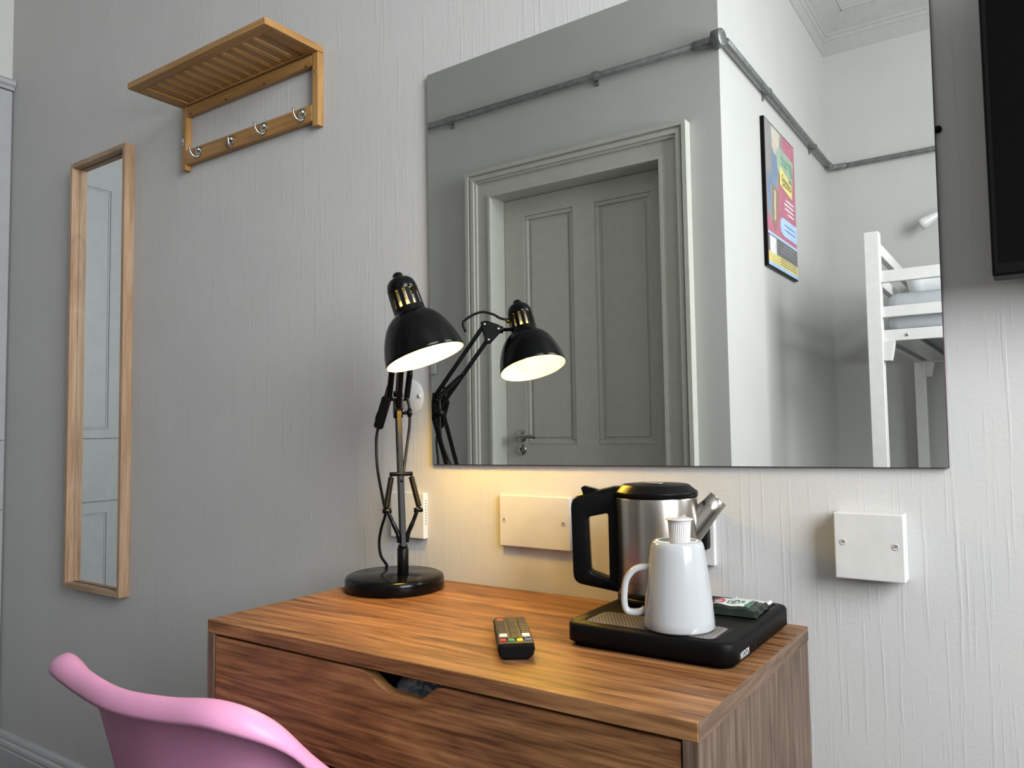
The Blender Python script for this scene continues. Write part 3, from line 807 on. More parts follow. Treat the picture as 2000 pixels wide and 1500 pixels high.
rim = MB(); rim.loops([ring3(GX0 - .006, GX1 + .006, GY0 - .005, GY1 + .005, .014, ZT - .0002), ring3(GX0 - .005, GX1 + .005, GY0 - .004, GY1 + .004, .013, ZT + .0008),
                       ring3(GX0, GX1, GY0, GY1, .010, ZT + .0008), ring3(GX0 + .0005, GX1 - .0005, GY0 + .0005, GY1 - .0005, .010, ZT + .0002)], True); rim.build('grille_rim', 'black_satin', tr)
gp = MB(); gp.prism(rrect(GX0, GX1, GY0, GY1, .010), lambda u, v, d: Vector((u, v, ZT + d)), .0001, .0006); go = gp.build('drip_grille', 'grill', tr)
ho = MB(); i = 0
yy = GY0 + .005
while yy < GY1 - .003:
    xx = GX0 + .006 + (.0024 if i % 2 else 0)
    while xx < GX1 - .005:
        ho.add([(xx + .00135 * cos(a * pi / 3), yy + .00135 * sin(a * pi / 3), ZT + .00068) for a in range(6)], [(0, 1, 2, 3, 4, 5)])
        xx += .0048
    yy += .0040; i += 1
hob = ho.build('perforations', 'hole', go); hob['kind'] = 'stuff'
# recessed outline for the sachets
sr = MB(); sr.loops([ring3(-.390, -.312, -.142, -.026, .010, ZT - .0001), ring3(-.389, -.313, -.141, -.027, .010, ZT + .0010), ring3(-.386, -.316, -.138, -.030, .009, ZT + .0010), ring3(-.3855, -.3165, -.1375, -.0305, .009, ZT + .0001)], True)
sr.build('sachet_recess', 'black_satin', tr)
tx = text_mb('NKOGM', .0115, (TX1 + .0002, -.232, ZD + .0085), (0, 1, 0), (0, 0, 1), .0002, sx=.75); tx.build('brand_lettering', 'white_print', tr)
ft = text_mb('i  III', .010, (TX1 + .0002, -.185, ZD + .0100), (0, 1, 0), (0, 0, 1), .0001); ft.build('faint_marking', 'key_grey', tr)

KX, KY = -.468, -.0895
kt = thing('kettle', 'small brushed-steel electric kettle with a black handle on the tray', 'kettle', (KX, KY, ZT))
kb = MB(); kb.lathe([(0, .0006), (.056, .0006), (.058, .003), (.058, .011), (.0, .011)], (KX, KY, ZT), (0, 0, 1), 56); kb.build('power_base', 'black_satin', kt)
kbo = MB(); kbo.lathe([(.054, .011), (.0578, .013), (.0585, .02), (.0590, .075), (.0590, .1485), (.0582, .1512), (.056, .152)], (KX, KY, ZT), (0, 0, 1), 72); kbo.build('steel_body', 'steel', kt)
kl = MB(); kl.lathe([(.0572, .1505), (.0598, .1514), (.0600, .1575), (.0599, .1582), (.0592, .1588), (.0480, .1676), (.0474, .1680), (.0464, .1682), (.0, .1690)], (KX, KY, ZT), (0, 0, 1), 72); klo = kl.build('lid', 'black_satin', kt)
MB().box(KX - .013, KX + .013, KY - .012, KY + .002, ZT + .1690, ZT + .1704, .0006).build('lid_insert', 'chrome', klo)
# handle: a rounded closed loop in the plane of the kettle axis
HD = Vector((-.92, -.39, 0)).normalized(); HS = Vector((-HD.y, HD.x, 0))
def HP(u, v, d): return Vector((KX, KY, ZT)) + HD * u + HS * d + Vector((0, 0, v))
def round_poly(pts, r, n=5):
    o = []; m = len(pts)
    for i in range(m):
        p0, p1, p2 = Vector(pts[i - 1]), Vector(pts[i]), Vector(pts[(i + 1) % m])
        rr = r[i] if isinstance(r, (list, tuple)) else r
        a = p1 + (p0 - p1).normalized() * rr; c = p1 + (p2 - p1).normalized() * rr
        for k in range(n + 1):
            t = k / n; q = a * (1 - t) ** 2 + p1 * 2 * t * (1 - t) + c * t * t
            o.append((q.x, q.y))
    return o
ho_ = round_poly([(.0515, .1600), (.1235, .1520), (.1215, .0255), (.0515, .0125)], [.004, .018, .014, .003])
hi_ = round_poly([(.0690, .1270), (.0985, .1210), (.0960, .0420), (.0685, .0320)], [.004, .005, .005, .004])
# bridge the two outlines into a closed loop solid
def ring_solid(mb, outer, inner, fn, d0, d1):
    n = len(outer); L = []
    prof = [(0, d0 + .003), (.0014, d0 + .0008), (.004, d0), None]
    oc = Vector((sum(p[0] for p in outer) / n, sum(p[1] for p in outer) / n))
    def off(poly, a, sgn):
        out = []
        for i in range(len(poly)):
            p0, p1, p2 = Vector(poly[i - 1]), Vector(poly[i]), Vector(poly[(i + 1) % len(poly)])
            t = (p2 - p0)
            if t.length < 1e-9: t = Vector((1, 0))
            t.normalize(); nn = Vector((-t.y, t.x))
            if (p1 - oc).dot(nn) < 0: nn = -nn
            out.append(p1 - nn * a * sgn)
        return out
    rows = [(outer, 0, 1, d0 + .0035), (outer, .0012, 1, d0 + .001), (outer, .004, 1, d0), (inner, .004, -1, d0), (inner, .0012, -1, d0 + .001), (inner, 0, -1, d0 + .0035),
            (inner, 0, -1, d1 - .0035), (inner, .0012, -1, d1 - .001), (inner, .004, -1, d1), (outer, .004, 1, d1), (outer, .0012, 1, d1 - .001), (outer, 0, 1, d1 - .0035), (outer, 0, 1, d0 + .0035)]
    for poly, a, sgn, d in rows: L.append([fn(p.x, p.y, d) for p in off(poly, a, sgn)])
    mb.loops(L, True)
hm = MB(); ring_solid(hm, ho_, hi_, HP, -.0145, .0145); hm.build('handle', 'black_satin', kt)
ht = MB(); ht.prism([(.040, .1650), (.060, .1650), (.096, .1570), (.096, .148), (.040, .156)], HP, -.0135, .0135, .002); ht.build('lid_hinge', 'black_satin', kt)
hb = MB(); hb.prism([(.080, .1600), (.104, .1660), (.1085, .1635), (.105, .1520), (.084, .1520)], HP, -.008, .008, .001); hb.build('lid_button', 'black_gloss', kt)
SD = -HD
sp = MB(); s0 = Vector((KX, KY, ZT)) + SD * .048 + Vector((0, 0, .103)); s1 = Vector((KX, KY, ZT)) + SD * .0885 + Vector((0, 0, .147)); sax = (s1 - s0).normalized(); SL = (s1 - s0).length
sp.lathe([(.0215, -.004), (.0195, .012), (.0150, SL * .7), (.0138, SL), (.0128, SL), (.0138, SL * .7), (.018, .012)], s0, sax, 36); sp.build('spout', 'steel', kt)
so_ = MB(); so_.lathe([(.0135, SL - .012), (0, SL - .012)], s0, sax, 24); so_.build('spout_opening', 'hole', kt)

MX, MY = -.386, -.2125
ZM = ZT + .0008
mg = thing('mug', 'white ceramic mug standing upside down on the tray grille', 'mug', (MX, MY, ZM))
m_ = MB(); m_.lathe([(.0405, .0008), (.0425, 0), (.0440, .0025), (.0436, .012), (.0405, .045), (.0355, .085), (.0335, .0985), (.0322, .1040), (.0300, .1068), (.0275, .1075), (.0255, .1068), (.0245, .1048), (.0, .1045)], (MX, MY, ZM), (0, 0, 1), 72)
m_.lathe([(.0405, .0008), (.0385, .012), (.033, .08), (.030, .098), (0, .098)], (MX, MY, ZM), (0, 0, 1), 48)
mo = m_.build('mug_body', 'ceramic', mg)
hdv = Vector((-.905, -.425, 0)).normalized(); hsv = Vector((-hdv.y, hdv.x, 0))
mh = MB(); pth = [(.0355, .0735), (.044, .0735), (.055, .0695), (.0640, .0580), (.0670, .0420), (.0672, .0270), (.0640, .0190), (.0560, .0170), (.0470, .0180), (.0420, .0215)]
def ribbon(mb, pts, wa, wb, origin, dv, sv):
    P = []
    for i in range(len(pts) - 1):
        a, b_, c, d = [Vector(pts[max(0, min(len(pts) - 1, i + k))]) for k in (-1, 0, 1, 2)]
        for k in range(5):
            t = k / 5; P.append(.5 * ((2 * b_) + (c - a) * t + (2 * a - 5 * b_ + 4 * c - d) * t * t + (-a + 3 * b_ - 3 * c + d) * t ** 3))
    P.append(Vector(pts[-1])); L = []
    for i, p in enumerate(P):
        t = (P[min(i + 1, len(P) - 1)] - P[max(i - 1, 0)]).normalized(); nn = Vector((-t.y, t.x))
        ring = []
        for k in range(16):
            a = 2 * pi * k / 16; ca, sa = cos(a), sin(a)
            q = p + nn * (wa * math.copysign(abs(ca) ** .75, ca))
            ring.append(origin + dv * q.x + Vector((0, 0, q.y)) + sv * (wb * math.copysign(abs(sa) ** .75, sa)))
        L.append(ring)
    mb.loops(L, True, True, True)
ribbon(mh, pth, .0042, .0066, Vector((MX, MY, ZM)), hdv, hsv); mh.build('mug_handle', 'ceramic', mg)

ZK = ZM + .1045
ck = thing('milk_capsule', 'small white ribbed milk pot balanced on the upturned mug', 'milk pot', (MX + .003, MY + .002, ZK))
cp = MB(); L = []; n = 72
for r, h in ((.0118, .0003), (.0125, .001), (.0140, .0245), (.0146, .0265), (.0146, .0285)):
    L.append([Vector((MX + .003 + (r + (.00032 if k % 2 else -.00032) * (1 if .0005 < h < .026 else 0)) * cos(2 * pi * k / n), MY + .002 + (r + (.00032 if k % 2 else -.00032) * (1 if .0005 < h < .026 else 0)) * sin(2 * pi * k / n), ZK + h)) for k in range(n)])
cp.loops(L, True, True, False, False); cp.build('pot', 'capsule', ck)
fl = MB(); fl.lathe([(.0146, .0285), (.0172, .0287), (.0174, .0297), (.0168, .0302), (.0, .0304)], (MX + .003, MY + .002, ZK), (0, 0, 1), 40); fo = fl.build('flange', 'capsule', ck)
f2 = MB(); f2.lathe([(.0150, .0303), (.0148, .0308), (0, .0309)], (MX + .003, MY + .002, ZK), (0, 0, 1), 32)
f2.add([(MX + .003 - .004, MY + .002 + .0145, ZK + .0306), (MX + .003 + .004, MY + .002 + .0145, ZK + .0306), (MX + .003, MY + .002 + .021, ZK + .034)], [(0, 1, 2)])
f2.build('foil_lid', 'foil', ck)

# tea sachet: a puffed envelope with crimped ends
def sachet(name, label, c, ang, lx, ly, zb, tall, m, gcat):
    t = thing(name, label, 'sachet', (c[0], c[1], zb), gcat)
    ux = Vector((cos(ang), sin(ang), 0)); uy = Vector((-sin(ang), cos(ang), 0))
    n1, n2 = 22, 14
    def prof(u, v):
        e = max(0, 1 - abs(u) ** 4) * max(0, 1 - abs(v) ** 6)
        return tall * (e ** .6) * (1 + .10 * sin(7 * u + 2 * v) + .06 * sin(11 * v - 3 * u))
    mb = MB(); vs = []; fs = []
    for top in (1, 0):
        for i_ in range(n1 + 1):
            for j in range(n2 + 1):
                u, v = -1 + 2 * i_ / n1, -1 + 2 * j / n2
                w = prof(u, v) if top else 0.0
                p = Vector((c[0], c[1], zb + .0012 + (w if top else 0) + (.0018 * (abs(u) > .9) * (1 + sin(9 * v)) if top else 0))) + ux * (u * lx) + uy * (v * ly * (1 - .08 * (1 - u * u)))
                vs.append(p)
    K_ = (n1 + 1) * (n2 + 1)
    for s_2 in (0, K_):
        for i_ in range(n1):
            for j in range(n2):
                a = s_2 + i_ * (n2 + 1) + j; fs.append((a, a + 1, a + n2 + 2, a + n2 + 1))
    for i_ in range(n1):
        for j in (0, n2):
            a = i_ * (n2 + 1) + j; fs.append((a, a + n2 + 1, a + n2 + 1 + K_, a + K_))
    for j in range(n2):
        for i_ in (0, n1):
            a = i_ * (n2 + 1) + j; fs.append((a, a + 1, a + 1 + K_, a + K_))
    mb.add(vs, fs, True); mb.build('wrapper', m, t)
    def S_(u, v, d=0): 
        return Vector((c[0], c[1], zb + .0016 + prof(u, v) + d + (.0018 * (abs(u) > .9) * (1 + sin(9 * v))))) + ux * (u * lx) + uy * (v * ly * (1 - .08 * (1 - u * u)))
    def patch(u0, u1, v0, v1, mm, nm, d=.0003, shear=0.0, par=None):
        q = MB(); a, b_ = 10, 10; vv = []
        for i_ in range(a + 1):
            for j in range(b_ + 1):
                v = v0 + (v1 - v0) * j / b_; u = u0 + (u1 - u0) * i_ / a + shear * (v - v0); vv.append(S_(u, v, d))
        q.add(vv, [(i_ * (b_ + 1) + j, i_ * (b_ + 1) + j + 1, (i_ + 1) * (b_ + 1) + j + 1, (i_ + 1) * (b_ + 1) + j) for i_ in range(a) for j in range(b_)], True)
        return q.build(nm, mm, par or t)
    return t, S_, patch
t1, S1, pt1 = sachet('tea_sachet', 'dark green and white tea-bag sachet with red lettering beside the mug', (-.353, -.096), .06, .037, .036, ZT + .0010, .0100, 'wrap_dark', None)
pt1(-.99, .62, -.62, .92, 'wrap_white', 'white_panel', .0003)
pt1(.45, .62, -.62, .92, 'wrap_green', 'green_band', .0006)
def on_s(mb_txt, m, nm):   # drape flat lettering (u,v in sachet units) over the wrapper
    o = MB(); o.add([S1(v.x, v.y, .0009 + v.z) for v in mb_txt.v], mb_txt.f); o.build(nm, m, t1)
rg = MB(); L = []
for rr in (1.0, .72):
    L.append([Vector((-.60 + .25 * rr * cos(2 * pi * k / 28), .02 + .42 * rr * sin(2 * pi * k / 28), 0)) for k in range(28)])
rg.loops(L, True, smooth=False); on_s(rg, 'wrap_red', 'red_ring')
on_s(text_mb('PG', .42, (-.74, -.10, 0), (1, 0, 0), (0, 1, 0), 0.0, sx=.55), 'wrap_red', 'lettering')
on_s(text_mb('tips', .78, (-.30, -.22, 0), (1, 0, 0), (0, 1, 0), 0.0, sx=.62), 'wrap_green', 'lettering')
t2, S2, pt2 = sachet('sugar_sachet', 'plain white paper sachet lying behind the tea-bag sachet', (-.3475, -.0475), .02, .026, .0155, ZT + .0010, .0035, 'wrap_white', None)

# ================================================================== COVER PLATES AND SOCKETS
def plate(name, label, x0, x1, z0, z1, d, screws, cat='cover plate', group=None, bev=.0015):
    t = thing(name, label, cat, ((x0 + x1) / 2, 0, z0), group)
    MB().box(x0, x1, -d, 0.0, z0, z1, bev).build('cover', 'plate', t)
    for sx_, sz_ in screws:
        s = MB(); s.lathe([(.0043, 0), (.0043, .0005), (.0032, .0006), (.0028, .0002), (0, .0002)], (sx_, -d, sz_), (0, -1, 0), 18)
        s.box(sx_ - .0022, sx_ + .0022, -d - .0004, -d - .0002, sz_ - .0005, sz_ + .0005)
        so2 = s.build('screw', 'screw', t)
        h_ = MB(); h_.lathe([(.0022, .0007), (0, .0007)], (sx_, -d, sz_ + .0006), (0, -1, 0), 12); h_.build('screw_recess', 'recess', so2)
    return t
plate('blanking_plate', 'square white blank cover plate right of the tray', -.2372, -.1520, .8730, .9605, .030, ((-.2262, .9215), (-.1625, .9190)))
plate('blanking_plate', 'wide white double blank cover plate left of the kettle', -.8055, -.6605, .8718, .9620, .0090, ((-.7955, .9180), (-.6735, .9172)))
lpb = plate('socket_box', 'white surface-mounted box with slotted side behind the desk lamp', -1.067, -.981, .8710, .9585, .0125, (), 'socket box')
for k in range(9):
    MB().box(-.9811, -.9808, -.0072, -.0052, .898 + k * .0055, .901 + k * .0055).build('vent_slot', 'hole', lpb)
rp = thing('round_cover', 'round white painted-over cover plate on the wall beside the lamp elbow', 'cover plate', (-1.024, 0, 1.109))
r_ = MB(); r_.lathe([(.0345, 0), (.0345, .0012), (.0338, .0018), (.0, .0020)], (-1.024, 0, 1.144), (0, -1, 0), 56); r_.build('disc', 'wall_smooth', rp)
r2_ = MB(); r2_.lathe([(.0045, .0018), (.004, .0036), (.0, .0043)], (-.9985, 0, 1.146), (0, -1, 0), 16); r2_.build('screw', 'wall_smooth', rp)
ks = thing('wall_socket', 'white wall socket hidden behind the kettle spout', 'socket', (-.484, 0, .869))
MB().box(-.556, -.4105, -.0100, 0, .8693, .9560, .002).build('face_plate', 'plate', ks)
kp = thing('kettle_plug', 'black kettle plug and cord behind the spout', 'plug', (-.430, -.010, .90))
MB().box(-.452, -.4155, -.030, -.0102, .895, .936, .004).build('plug_body', 'black_satin', kp)
pc = MB(); pc.tube([(-.430, -.022, .896), (-.4305, -.024, .875), (-.436, -.020, .85), (-.440, -.012, .83), (-.445, -.008, .805), (-.46, -.006, .800)], .0032, 10); pc.build('cord', 'rubber', kp)

# ================================================================== TELEVISION
tv = thing('television', 'black flat-screen television on the wall at the right edge', 'television', (.33, -.05, 1.243))
TVX0, TVX1, TVZ0, TVZ1 = -.0392, .705, 1.2480, 1.700
MB().box(TVX0, TVX1, -.088, -.050, TVZ0, TVZ1, .003).build('casing', 'tv_case', tv)
MB().box(TVX0 + .008, TVX1 - .008, -.0888, -.0875, TVZ0 + .016, TVZ1 - .008).build('screen', 'tv_screen', tv)
MB().box(TVX0 + .16, TVX1 - .16, -.051, -.030, TVZ0 + .04, TVZ1 - .12, .006).build('rear_housing', 'tv_case', tv)
wb = MB(); wb.box(.23, .43, -.030, -.001, 1.37, 1.50, .002); wb.build('wall_bracket', 'black_satin', tv)

# ================================================================== CONDUIT (on the opposite walls)
ZP, RP = 2.462, .0135
cd = thing('conduit_pipe', 'galvanised conduit running above the door to the corner', 'conduit', (-1.85, YD + .02, ZP))
MB().cyl((XL + .001, YD + .026, ZP + .006), (XC - .05, YD + .026, ZP), RP, 20).build('pipe', 'galv', cd)
cpl = MB(); cpl.cyl((XC - .085, YD + .026, ZP), (XC - .01, YD + .026, ZP), RP * 1.3, 20); cpl.build('coupling', 'galv', cd)
def saddle(parent, p, along, out):
    p, a, o = Vector(p), Vector(along), Vector(out); up = Vector((0, 0, 1)); s = MB()
    s.lathe([(RP + .0035, -.006), (RP + .0035, .006), (RP + .0005, .006), (RP + .0005, -.006), (RP + .0035, -.006)], p, a, 20, False)
    q = p - o * .024
    s.bar(q - up * (RP + .018), q + up * (RP + .016), .014, .006, a)
    s.cyl(q - up * (RP + .010), q - up * (RP + .010) + o * .010, .004, 10)
    s.build('saddle_clip', 'galv', parent)
for x in (-2.131, -1.397): saddle(cd, (x, YD + .026, ZP + .004), (1, 0, 0), (0, 1, 0))
jb_ = thing('junction_box', 'round galvanised junction box on the wall corner above the door', 'junction box', (XC + .02, YD + .03, ZP))
jm = MB(); jm.lathe([(.0, .0), (.034, .0), (.034, .030), (.032, .0335), (.0, .0335)], (XC - .006, YD + .028, ZP), (1, .12, 0), 32); jm.build('box', 'galv', jb_)
for dz in (-.024, .024):
    sc = MB(); sc.lathe([(.004, .0335), (.0035, .0355), (0, .036)], (XC - .006, YD + .028, ZP + dz), (1, .12, 0), 12); sc.build('screw', 'nickel', jb_)
cd2 = thing('conduit_pipe', 'galvanised conduit running along the poster wall', 'conduit', (XC + .02, -2.4, ZP))
XP = XC + .026
MB().cyl((XP, YD - .005, ZP), (XP, YF + .09, ZP), RP, 20).build('pipe', 'galv', cd2)
for y in (-2.075, -2.86): saddle(cd2, (XP, y, ZP), (0, 1, 0), (1, 0, 0))
MB().tube([(XP, YF + .095, ZP), (XP, YF + .06, ZP), (XP + .012, YF + .032, ZP), (XP + .04, YF + .026, ZP), (XP + .075, YF + .026, ZP)], RP * 1.25, 18).build('elbow', 'galv', cd2)
cd3 = thing('conduit_pipe', 'galvanised conduit running along the wall above the bunk', 'conduit', (0, YF + .02, ZP))
MB().cyl((XP + .073, YF + .026, ZP), (XR - .001, YF + .026, ZP), RP, 20).build('pipe', 'galv', cd3)
for x in (.1, .9): saddle(cd3, (x, YF + .026, ZP), (1, 0, 0), (0, 1, 0))
# light switch by the door
ls = thing('light_switch', 'white light switch on the wall beside the door, at the mirror edge', 'switch', (-2.285, YD, 1.335))
MB().box(-2.328, -2.242, YD, YD + .011, 1.330, 1.416, .002).build('switch_plate', 'plate', ls)
MB().box(-2.292, -2.278, YD + .010, YD + .015, 1.362, 1.384, .001).build('rocker', 'plate', ls)

# ================================================================== POSTER
po = thing('poster', 'pink and yellow framed notice hanging on the alcove side wall, seen in the mirror', 'poster', (XC, -2.265, 1.728))
PY0, PY1, PZ0, PZ1 = -2.497, -2.030, 1.728, 2.352
pw, ph = PY1 - PY0, PZ1 - PZ0
XPO = XC + .016
MB().box(XC, XPO, PY0, PY1, PZ0, PZ1, .001).build('frame', 'black_satin', po)
def PP(u, v, d): return Vector((XPO + d, PY0 + .006 + u * (pw - .012), PZ0 + .006 + v * (ph - .012)))
sh_ = MB().prism([(0, 0), (1, 0), (1, 1), (0, 1)], PP, .0, .001); sheet = sh_.build('printed_sheet', 'p_pink', po)
def pr(poly, m, lay, nm='print_area'):
    MB().prism(poly, PP, .001 + .0002 * lay, .0011 + .0002 * lay).build(nm, m, sheet)
def rect(u0, u1, v0, v1): return [(u0, v0), (u1, v0), (u1, v1), (u0, v1)]
pr([(.42, 1), (1, 1), (1, .36), (.82, .30), (.66, .42), (.60, .60), (.52, .78), (.45, .9)], 'p_grey', 1)
pr([(.50, .99), (.80, .99), (.78, .86), (.66, .78), (.56, .84)], 'p_beige', 2)
pr([(.60, .80), (.78, .82), (.84, .58), (.70, .54)], 'p_denim', 3)
pr([(.60, .56), (.80, .58), (.84, .34), (.76, .26), (.66, .36)], 'p_brown', 4)
pr([(.86, .62), (.97, .64), (.97, .40), (.88, .38)], 'p_denim', 3)
pr([(.70, .54), (.76, .55), (.78, .34), (.73, .33)], 'p_beige', 5)
pr([(.05, .87), (.10, .70), (.62, .70), (.66, .82), (.55, .90)], 'p_lgreen', 5)
pr([(.13, .575), (.56, .62), (.54, .765), (.40, .74), (.11, .69)], 'p_yellow', 6)
pr([(0, .265), (.48, .265), (.56, .285), (.58, .33), (.56, .375), (.48, .395), (0, .395)], 'p_blue', 2)
pr(rect(0, 1, .215, .232), 'p_blue', 3)
pr(rect(0, 1, .095, .215), 'p_dark', 3)
pr(rect(0, 1, .025, .095), 'p_yellow', 3)
pr(rect(0, 1, 0, .025), 'p_blue', 4)
pr(rect(.74, .95, .09, .205), 'p_white', 5)
def ptext(txt, size, u, v, m, lay, sx=1.0):
    o = PP(u, v, .0012 + .0002 * lay); text_mb(txt, size, o, (0, 1, 0), (0, 0, 1), .00005, sx=sx).build('lettering', m, sheet)
ptext('great', .085, .10, .775, 'p_green', 7)
ptext('Guest?', .072, .135, .630, 'p_ink', 8, .8)
for k in range(4): pr(rect(.08, (.36, .42, .40, .30)[k], .535 - .032 * k, .547 - .032 * k), 'p_white', 2, 'text_line')
for k in range(2): pr(rect(.06, .44, .345 - .035 * k, .355 - .035 * k), 'p_denim', 4, 'text_line')
for k in range(3): pr(rect(.08, (.5, .6, .6)[k], .185 - .026 * k, .193 - .026 * k), 'p_grey', 5, 'text_line')
for k in range(3): pr(rect(.06, .62, .078 - .018 * k, .084 - .018 * k), 'p_brown', 5, 'text_line')

# ================================================================== BUNK BED
bd = thing('bunk_bed', 'white bunk bed in the alcove, seen in the right of the mirror', 'bed', (.5, -2.58, 0))
PX0, PX1, BY0, BY1 = -.513, -.463, -3.225, -1.975
BX1 = 1.45
for x in (PX0, BX1 - .05):
    for y in (BY0, BY1):
        MB().box(x, x + .05, y - .025, y + .025, 0.0, 1.785, .002).build('post', 'bed_white', bd)
for y in (BY1, BY0):
    for z0, z1 in ((1.5945, 1.638), (1.4655, 1.505), (1.377, 1.418)):
        if y == BY0 and z0 > 1.4: continue
        MB().box(PX1 - .002, BX1 - .048, y - .012, y + .012, z0, z1, .002).build('side_rail', 'bed_white', bd)
for x in (PX0 + .013, BX1 - .037):
    for z0, z1 in ((1.720, 1.765), (1.598, 1.640), (1.377, 1.418)):
        MB().box(x, x + .024, BY0 + .024, BY1 - .024, z0, z1, .002).build('end_rail', 'bed_white', bd)
for y in (BY1, BY0):
    MB().prism([(PX1, 1.378), (PX1 + .040, 1.378), (PX1 + .026, 1.306), (PX1, 1.306)], P_front, y - .018, y + .018, .001).build('corner_bracket', 'bed_white', bd)
sl_ = MB().box(-.44, -.36, BY0 + .012, BY1 - .012, 1.382, 1.398).build('bed_slat', 'bed_white', bd)
copies(sl_, [(.155 * k, 0, 0) for k in range(1, 12)], bd)
bt = MB(); bt.lathe([(.006, .012), (.005, .0145), (0, .015)], (-.384, BY1, 1.396), (0, 1, 0), 12); bt.build('bolt', 'nickel', bd)
# mattress and pillow
def soft(x0, x1, y0, y1, z0, z1, r, wob, seed):
    b_ = bmesh.new(); bmesh.ops.create_cube(b_, size=1)
    for v in b_.verts: v.co = Vector((x0 if v.co.x < 0 else x1, y0 if v.co.y < 0 else y1, z0 if v.co.z < 0 else z1))
    bmesh.ops.bevel(b_, geom=list(b_.edges), offset=r, segments=4, affect='EDGES', profile=.5)
    bmesh.ops.subdivide_edges(b_, edges=[e_ for e_ in b_.edges if e_.calc_length() > .06], cuts=6, use_grid_fill=True)
    for v in b_.verts:
        v.co.z += wob * sin(v.co.x * 23 + seed) * cos(v.co.y * 19 + seed * 2); v.co.y += wob * sin(v.co.x * 31 + seed)
    return MB().bm(b_, True)
tag(soft(-.455, BX1 - .06, BY0 + .035, BY1 - .018, 1.4005, 1.560, .04, .004, 1).build('mattress', 'sheet_grey'), 'grey sheeted mattress on the top bunk', 'mattress')
pil = soft(-.42, .02, BY0 + .12, BY1 - .30, 1.570, 1.700, .055, .008, 2)
tag(pil.build('pillow', 'linen'), 'white pillow on the top bunk', 'pillow')
# wall reading lamp above the bunk
rl_ = thing('reading_lamp', 'white cone wall lamp above the bunk, at the edge of the mirror', 'lamp', (-.31, YF, 2.14))
MB().lathe([(.0, .0), (.035, .0), (.035, .012), (.030, .018), (0, .018)], (-.29, YF, 2.145), (0, 1, 0), 24).build('wall_rose', 'bed_white', rl_)
MB().tube([(-.29, YF + .015, 2.145), (-.295, YF + .05, 2.147), (-.32, YF + .075, 2.140), (-.368, YF + .08, 2.118)], .0065, 10).build('arm', 'galv', rl_)
MB().lathe([(.0, .0), (.010, .001), (.014, .012), (.022, .05), (.0285, .085), (.0300, .108), (.0285, .108), (.020, .05), (.0, .04)], (-.362, YF + .08, 2.120), (-.84, .05, -.46), 32).build('shade', 'bed_white', rl_)

# ================================================================== CHAIR
ch = thing('chair', 'pink moulded plastic tub chair pushed up to the desk', 'chair', (-.87, -.42, 0))
CXc = -.87
T = [(0.00, -.662, .7950), (.085, -.655, .7985), (.160, -.640, .8040), (.200, -.608, .7820), (.217, -.560, .7270), (.243, -.480, .6500), (.250, -.400, .5980), (.235, -.300, .5300), (.200, -.225, .4750), (.110, -.187, .4480), (0, -.180, .4420)]
def crv(P, m):
    out = []
    P = [Vector(p) for p in P]
    Pm = [Vector((-P[1].x, P[1].y, P[1].z))] + P + [Vector((-P[-2].x, P[-2].y, P[-2].z))]
    for i in range(1, len(Pm) - 2):
        a, b_, c, d = Pm[i - 1], Pm[i], Pm[i + 1], Pm[i + 2]
        for k in range(m):
            t = k / m
            out.append(.5 * ((2 * b_) + (c - a) * t + (2 * a - 5 * b_ + 4 * c - d) * t * t + (-a + 3 * b_ - 3 * c + d) * t ** 3))
    out.append(Pm[-2])
    return out
half = crv(T, 6)
full = half + [Vector((-p.x, p.y, p.z)) for p in reversed(half[1:-1])]
NN = len(full); nh = len(half)
def outward(i):
    p0, p2 = full[i - 1], full[(i + 1) % NN]
    t = Vector((p2.x - p0.x, p2.y - p0.y, 0))
    if t.length < 1e-6: t = Vector((1, 0, 0))
    t.normalize(); n_ = Vector((t.y, -t.x, 0))
    if n_.dot(full[i] - Vector((0, -.42, 0))) < 0: n_ = -n_
    return n_
def along(i):       # 0 at the back centre, 1 at the front
    k = i if i < nh else NN - i
    return k / (nh - 1)
LIPW = lambda a: .013 + .009 * math.exp(-((a - .24) / .10) ** 2) if a < .5 else .013
def lipd(a): return .0185 - .004 * max(0, min(1, (a - .25) / .4))
OUT = [outward(i) for i in range(NN)]
def chair_pt(p): return Vector((CXc + p.x, p.y, p.z))
ctr = Vector((0, -.42, 0))
def toward(p, k, z):
    return Vector((p.x * k, -.42 + (p.y + .42) * k, z))
rows = []
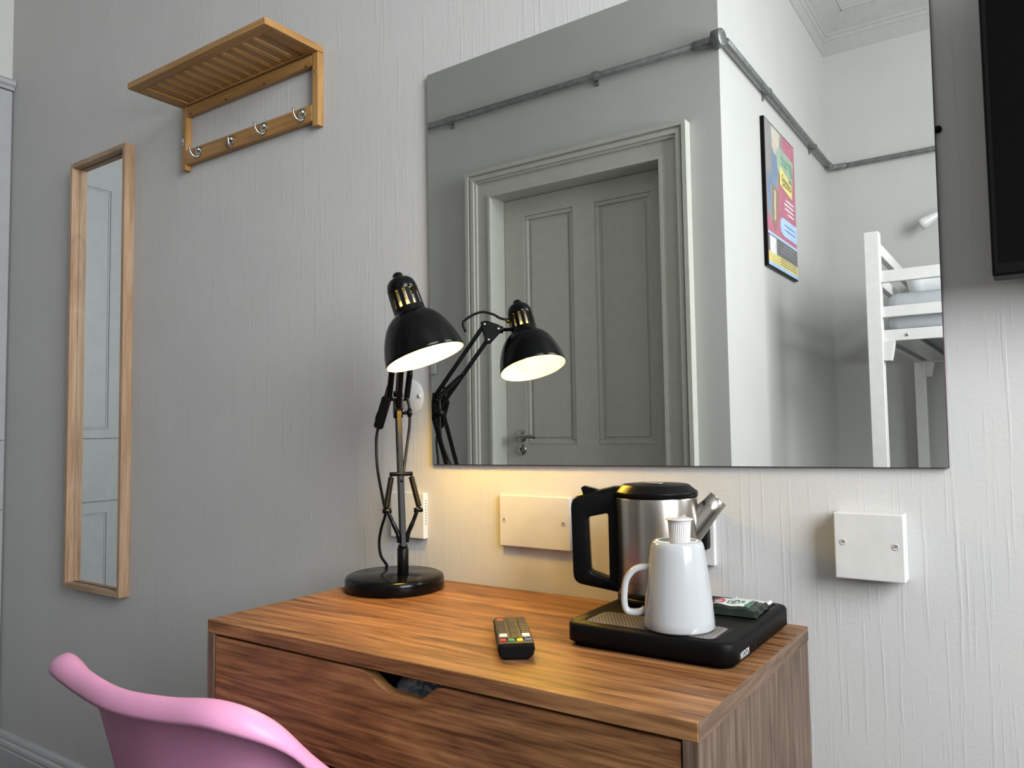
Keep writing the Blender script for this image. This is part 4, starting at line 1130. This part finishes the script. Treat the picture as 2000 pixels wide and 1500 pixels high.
rows.append([full[i] + OUT[i] * -.006 + Vector((0, 0, -.003)) for i in range(NN)])
rows.append([full[i] + Vector((0, 0, 0)) for i in range(NN)])
for q in (12, 28, 45, 62, 78, 90, 104):
    rows.append([full[i] + OUT[i] * (LIPW(along(i)) * sin(radians(q))) + Vector((0, 0, -lipd(along(i)) * (1 - cos(radians(q))))) for i in range(NN)])
rows.append([full[i] + OUT[i] * (LIPW(along(i)) - .005) + Vector((0, 0, -lipd(along(i)) * 1.27)) for i in range(NN)])
BASEZ = .425
def bodyrow(k, f):
    out = []
    for i in range(NN):
        p = full[i]; z = p.z - lipd(along(i)) * .9
        out.append(toward(p, k, BASEZ + (z - BASEZ) * f))
    return out
for k, f in ((.965, .995), (.915, .93), (.85, .80), (.78, .60), (.71, .38), (.64, .16), (.55, .03), (.35, -.02), (.1, -.02)): rows.append(bodyrow(k, f))
shell = MB(); shell.loops([[chair_pt(p) for p in r] for r in rows], True, False, True)
inner_rows = [rows[0]] + [[toward(p + Vector((0, 0, 0)), k, BASEZ + .02 + (p.z - BASEZ - .02) * f) for p in rows[0]] for k, f in ((.95, .93), (.89, .80), (.82, .60), (.75, .38), (.68, .17), (.58, .04), (.3, 0))]
shell.loops([[chair_pt(p) for p in r] for r in inner_rows], True, False, True)
shell.build('shell', 'pink', ch)
pad = MB(); pad.loops([[chair_pt(toward(full[i], k, z)) for i in range(NN)] for k, z in ((.50, .448), (.56, .455), (.56, .468), (.50, .476), (.35, .480), (.1, .481))], True, True, True); pad.build('seat_cushion', 'pink_pad', ch)
for sx_ in (-1, 1):
    for y0_, y1_ in ((-.53, -.60), (-.31, -.24)):
        lg = MB(); lg.cyl((CXc + sx_ * .10, y0_, .425), (CXc + sx_ * .20, y1_, .002), .017, 16, .011); lg.build('leg', 'beech', ch)
cr = MB()
cr.tube([(CXc - .125, -.55, .30), (CXc + .125, -.29, .30)], .005, 8); cr.tube([(CXc + .125, -.55, .294), (CXc - .125, -.29, .294)], .005, 8)
cr.build('cross_brace', 'black_satin', ch)
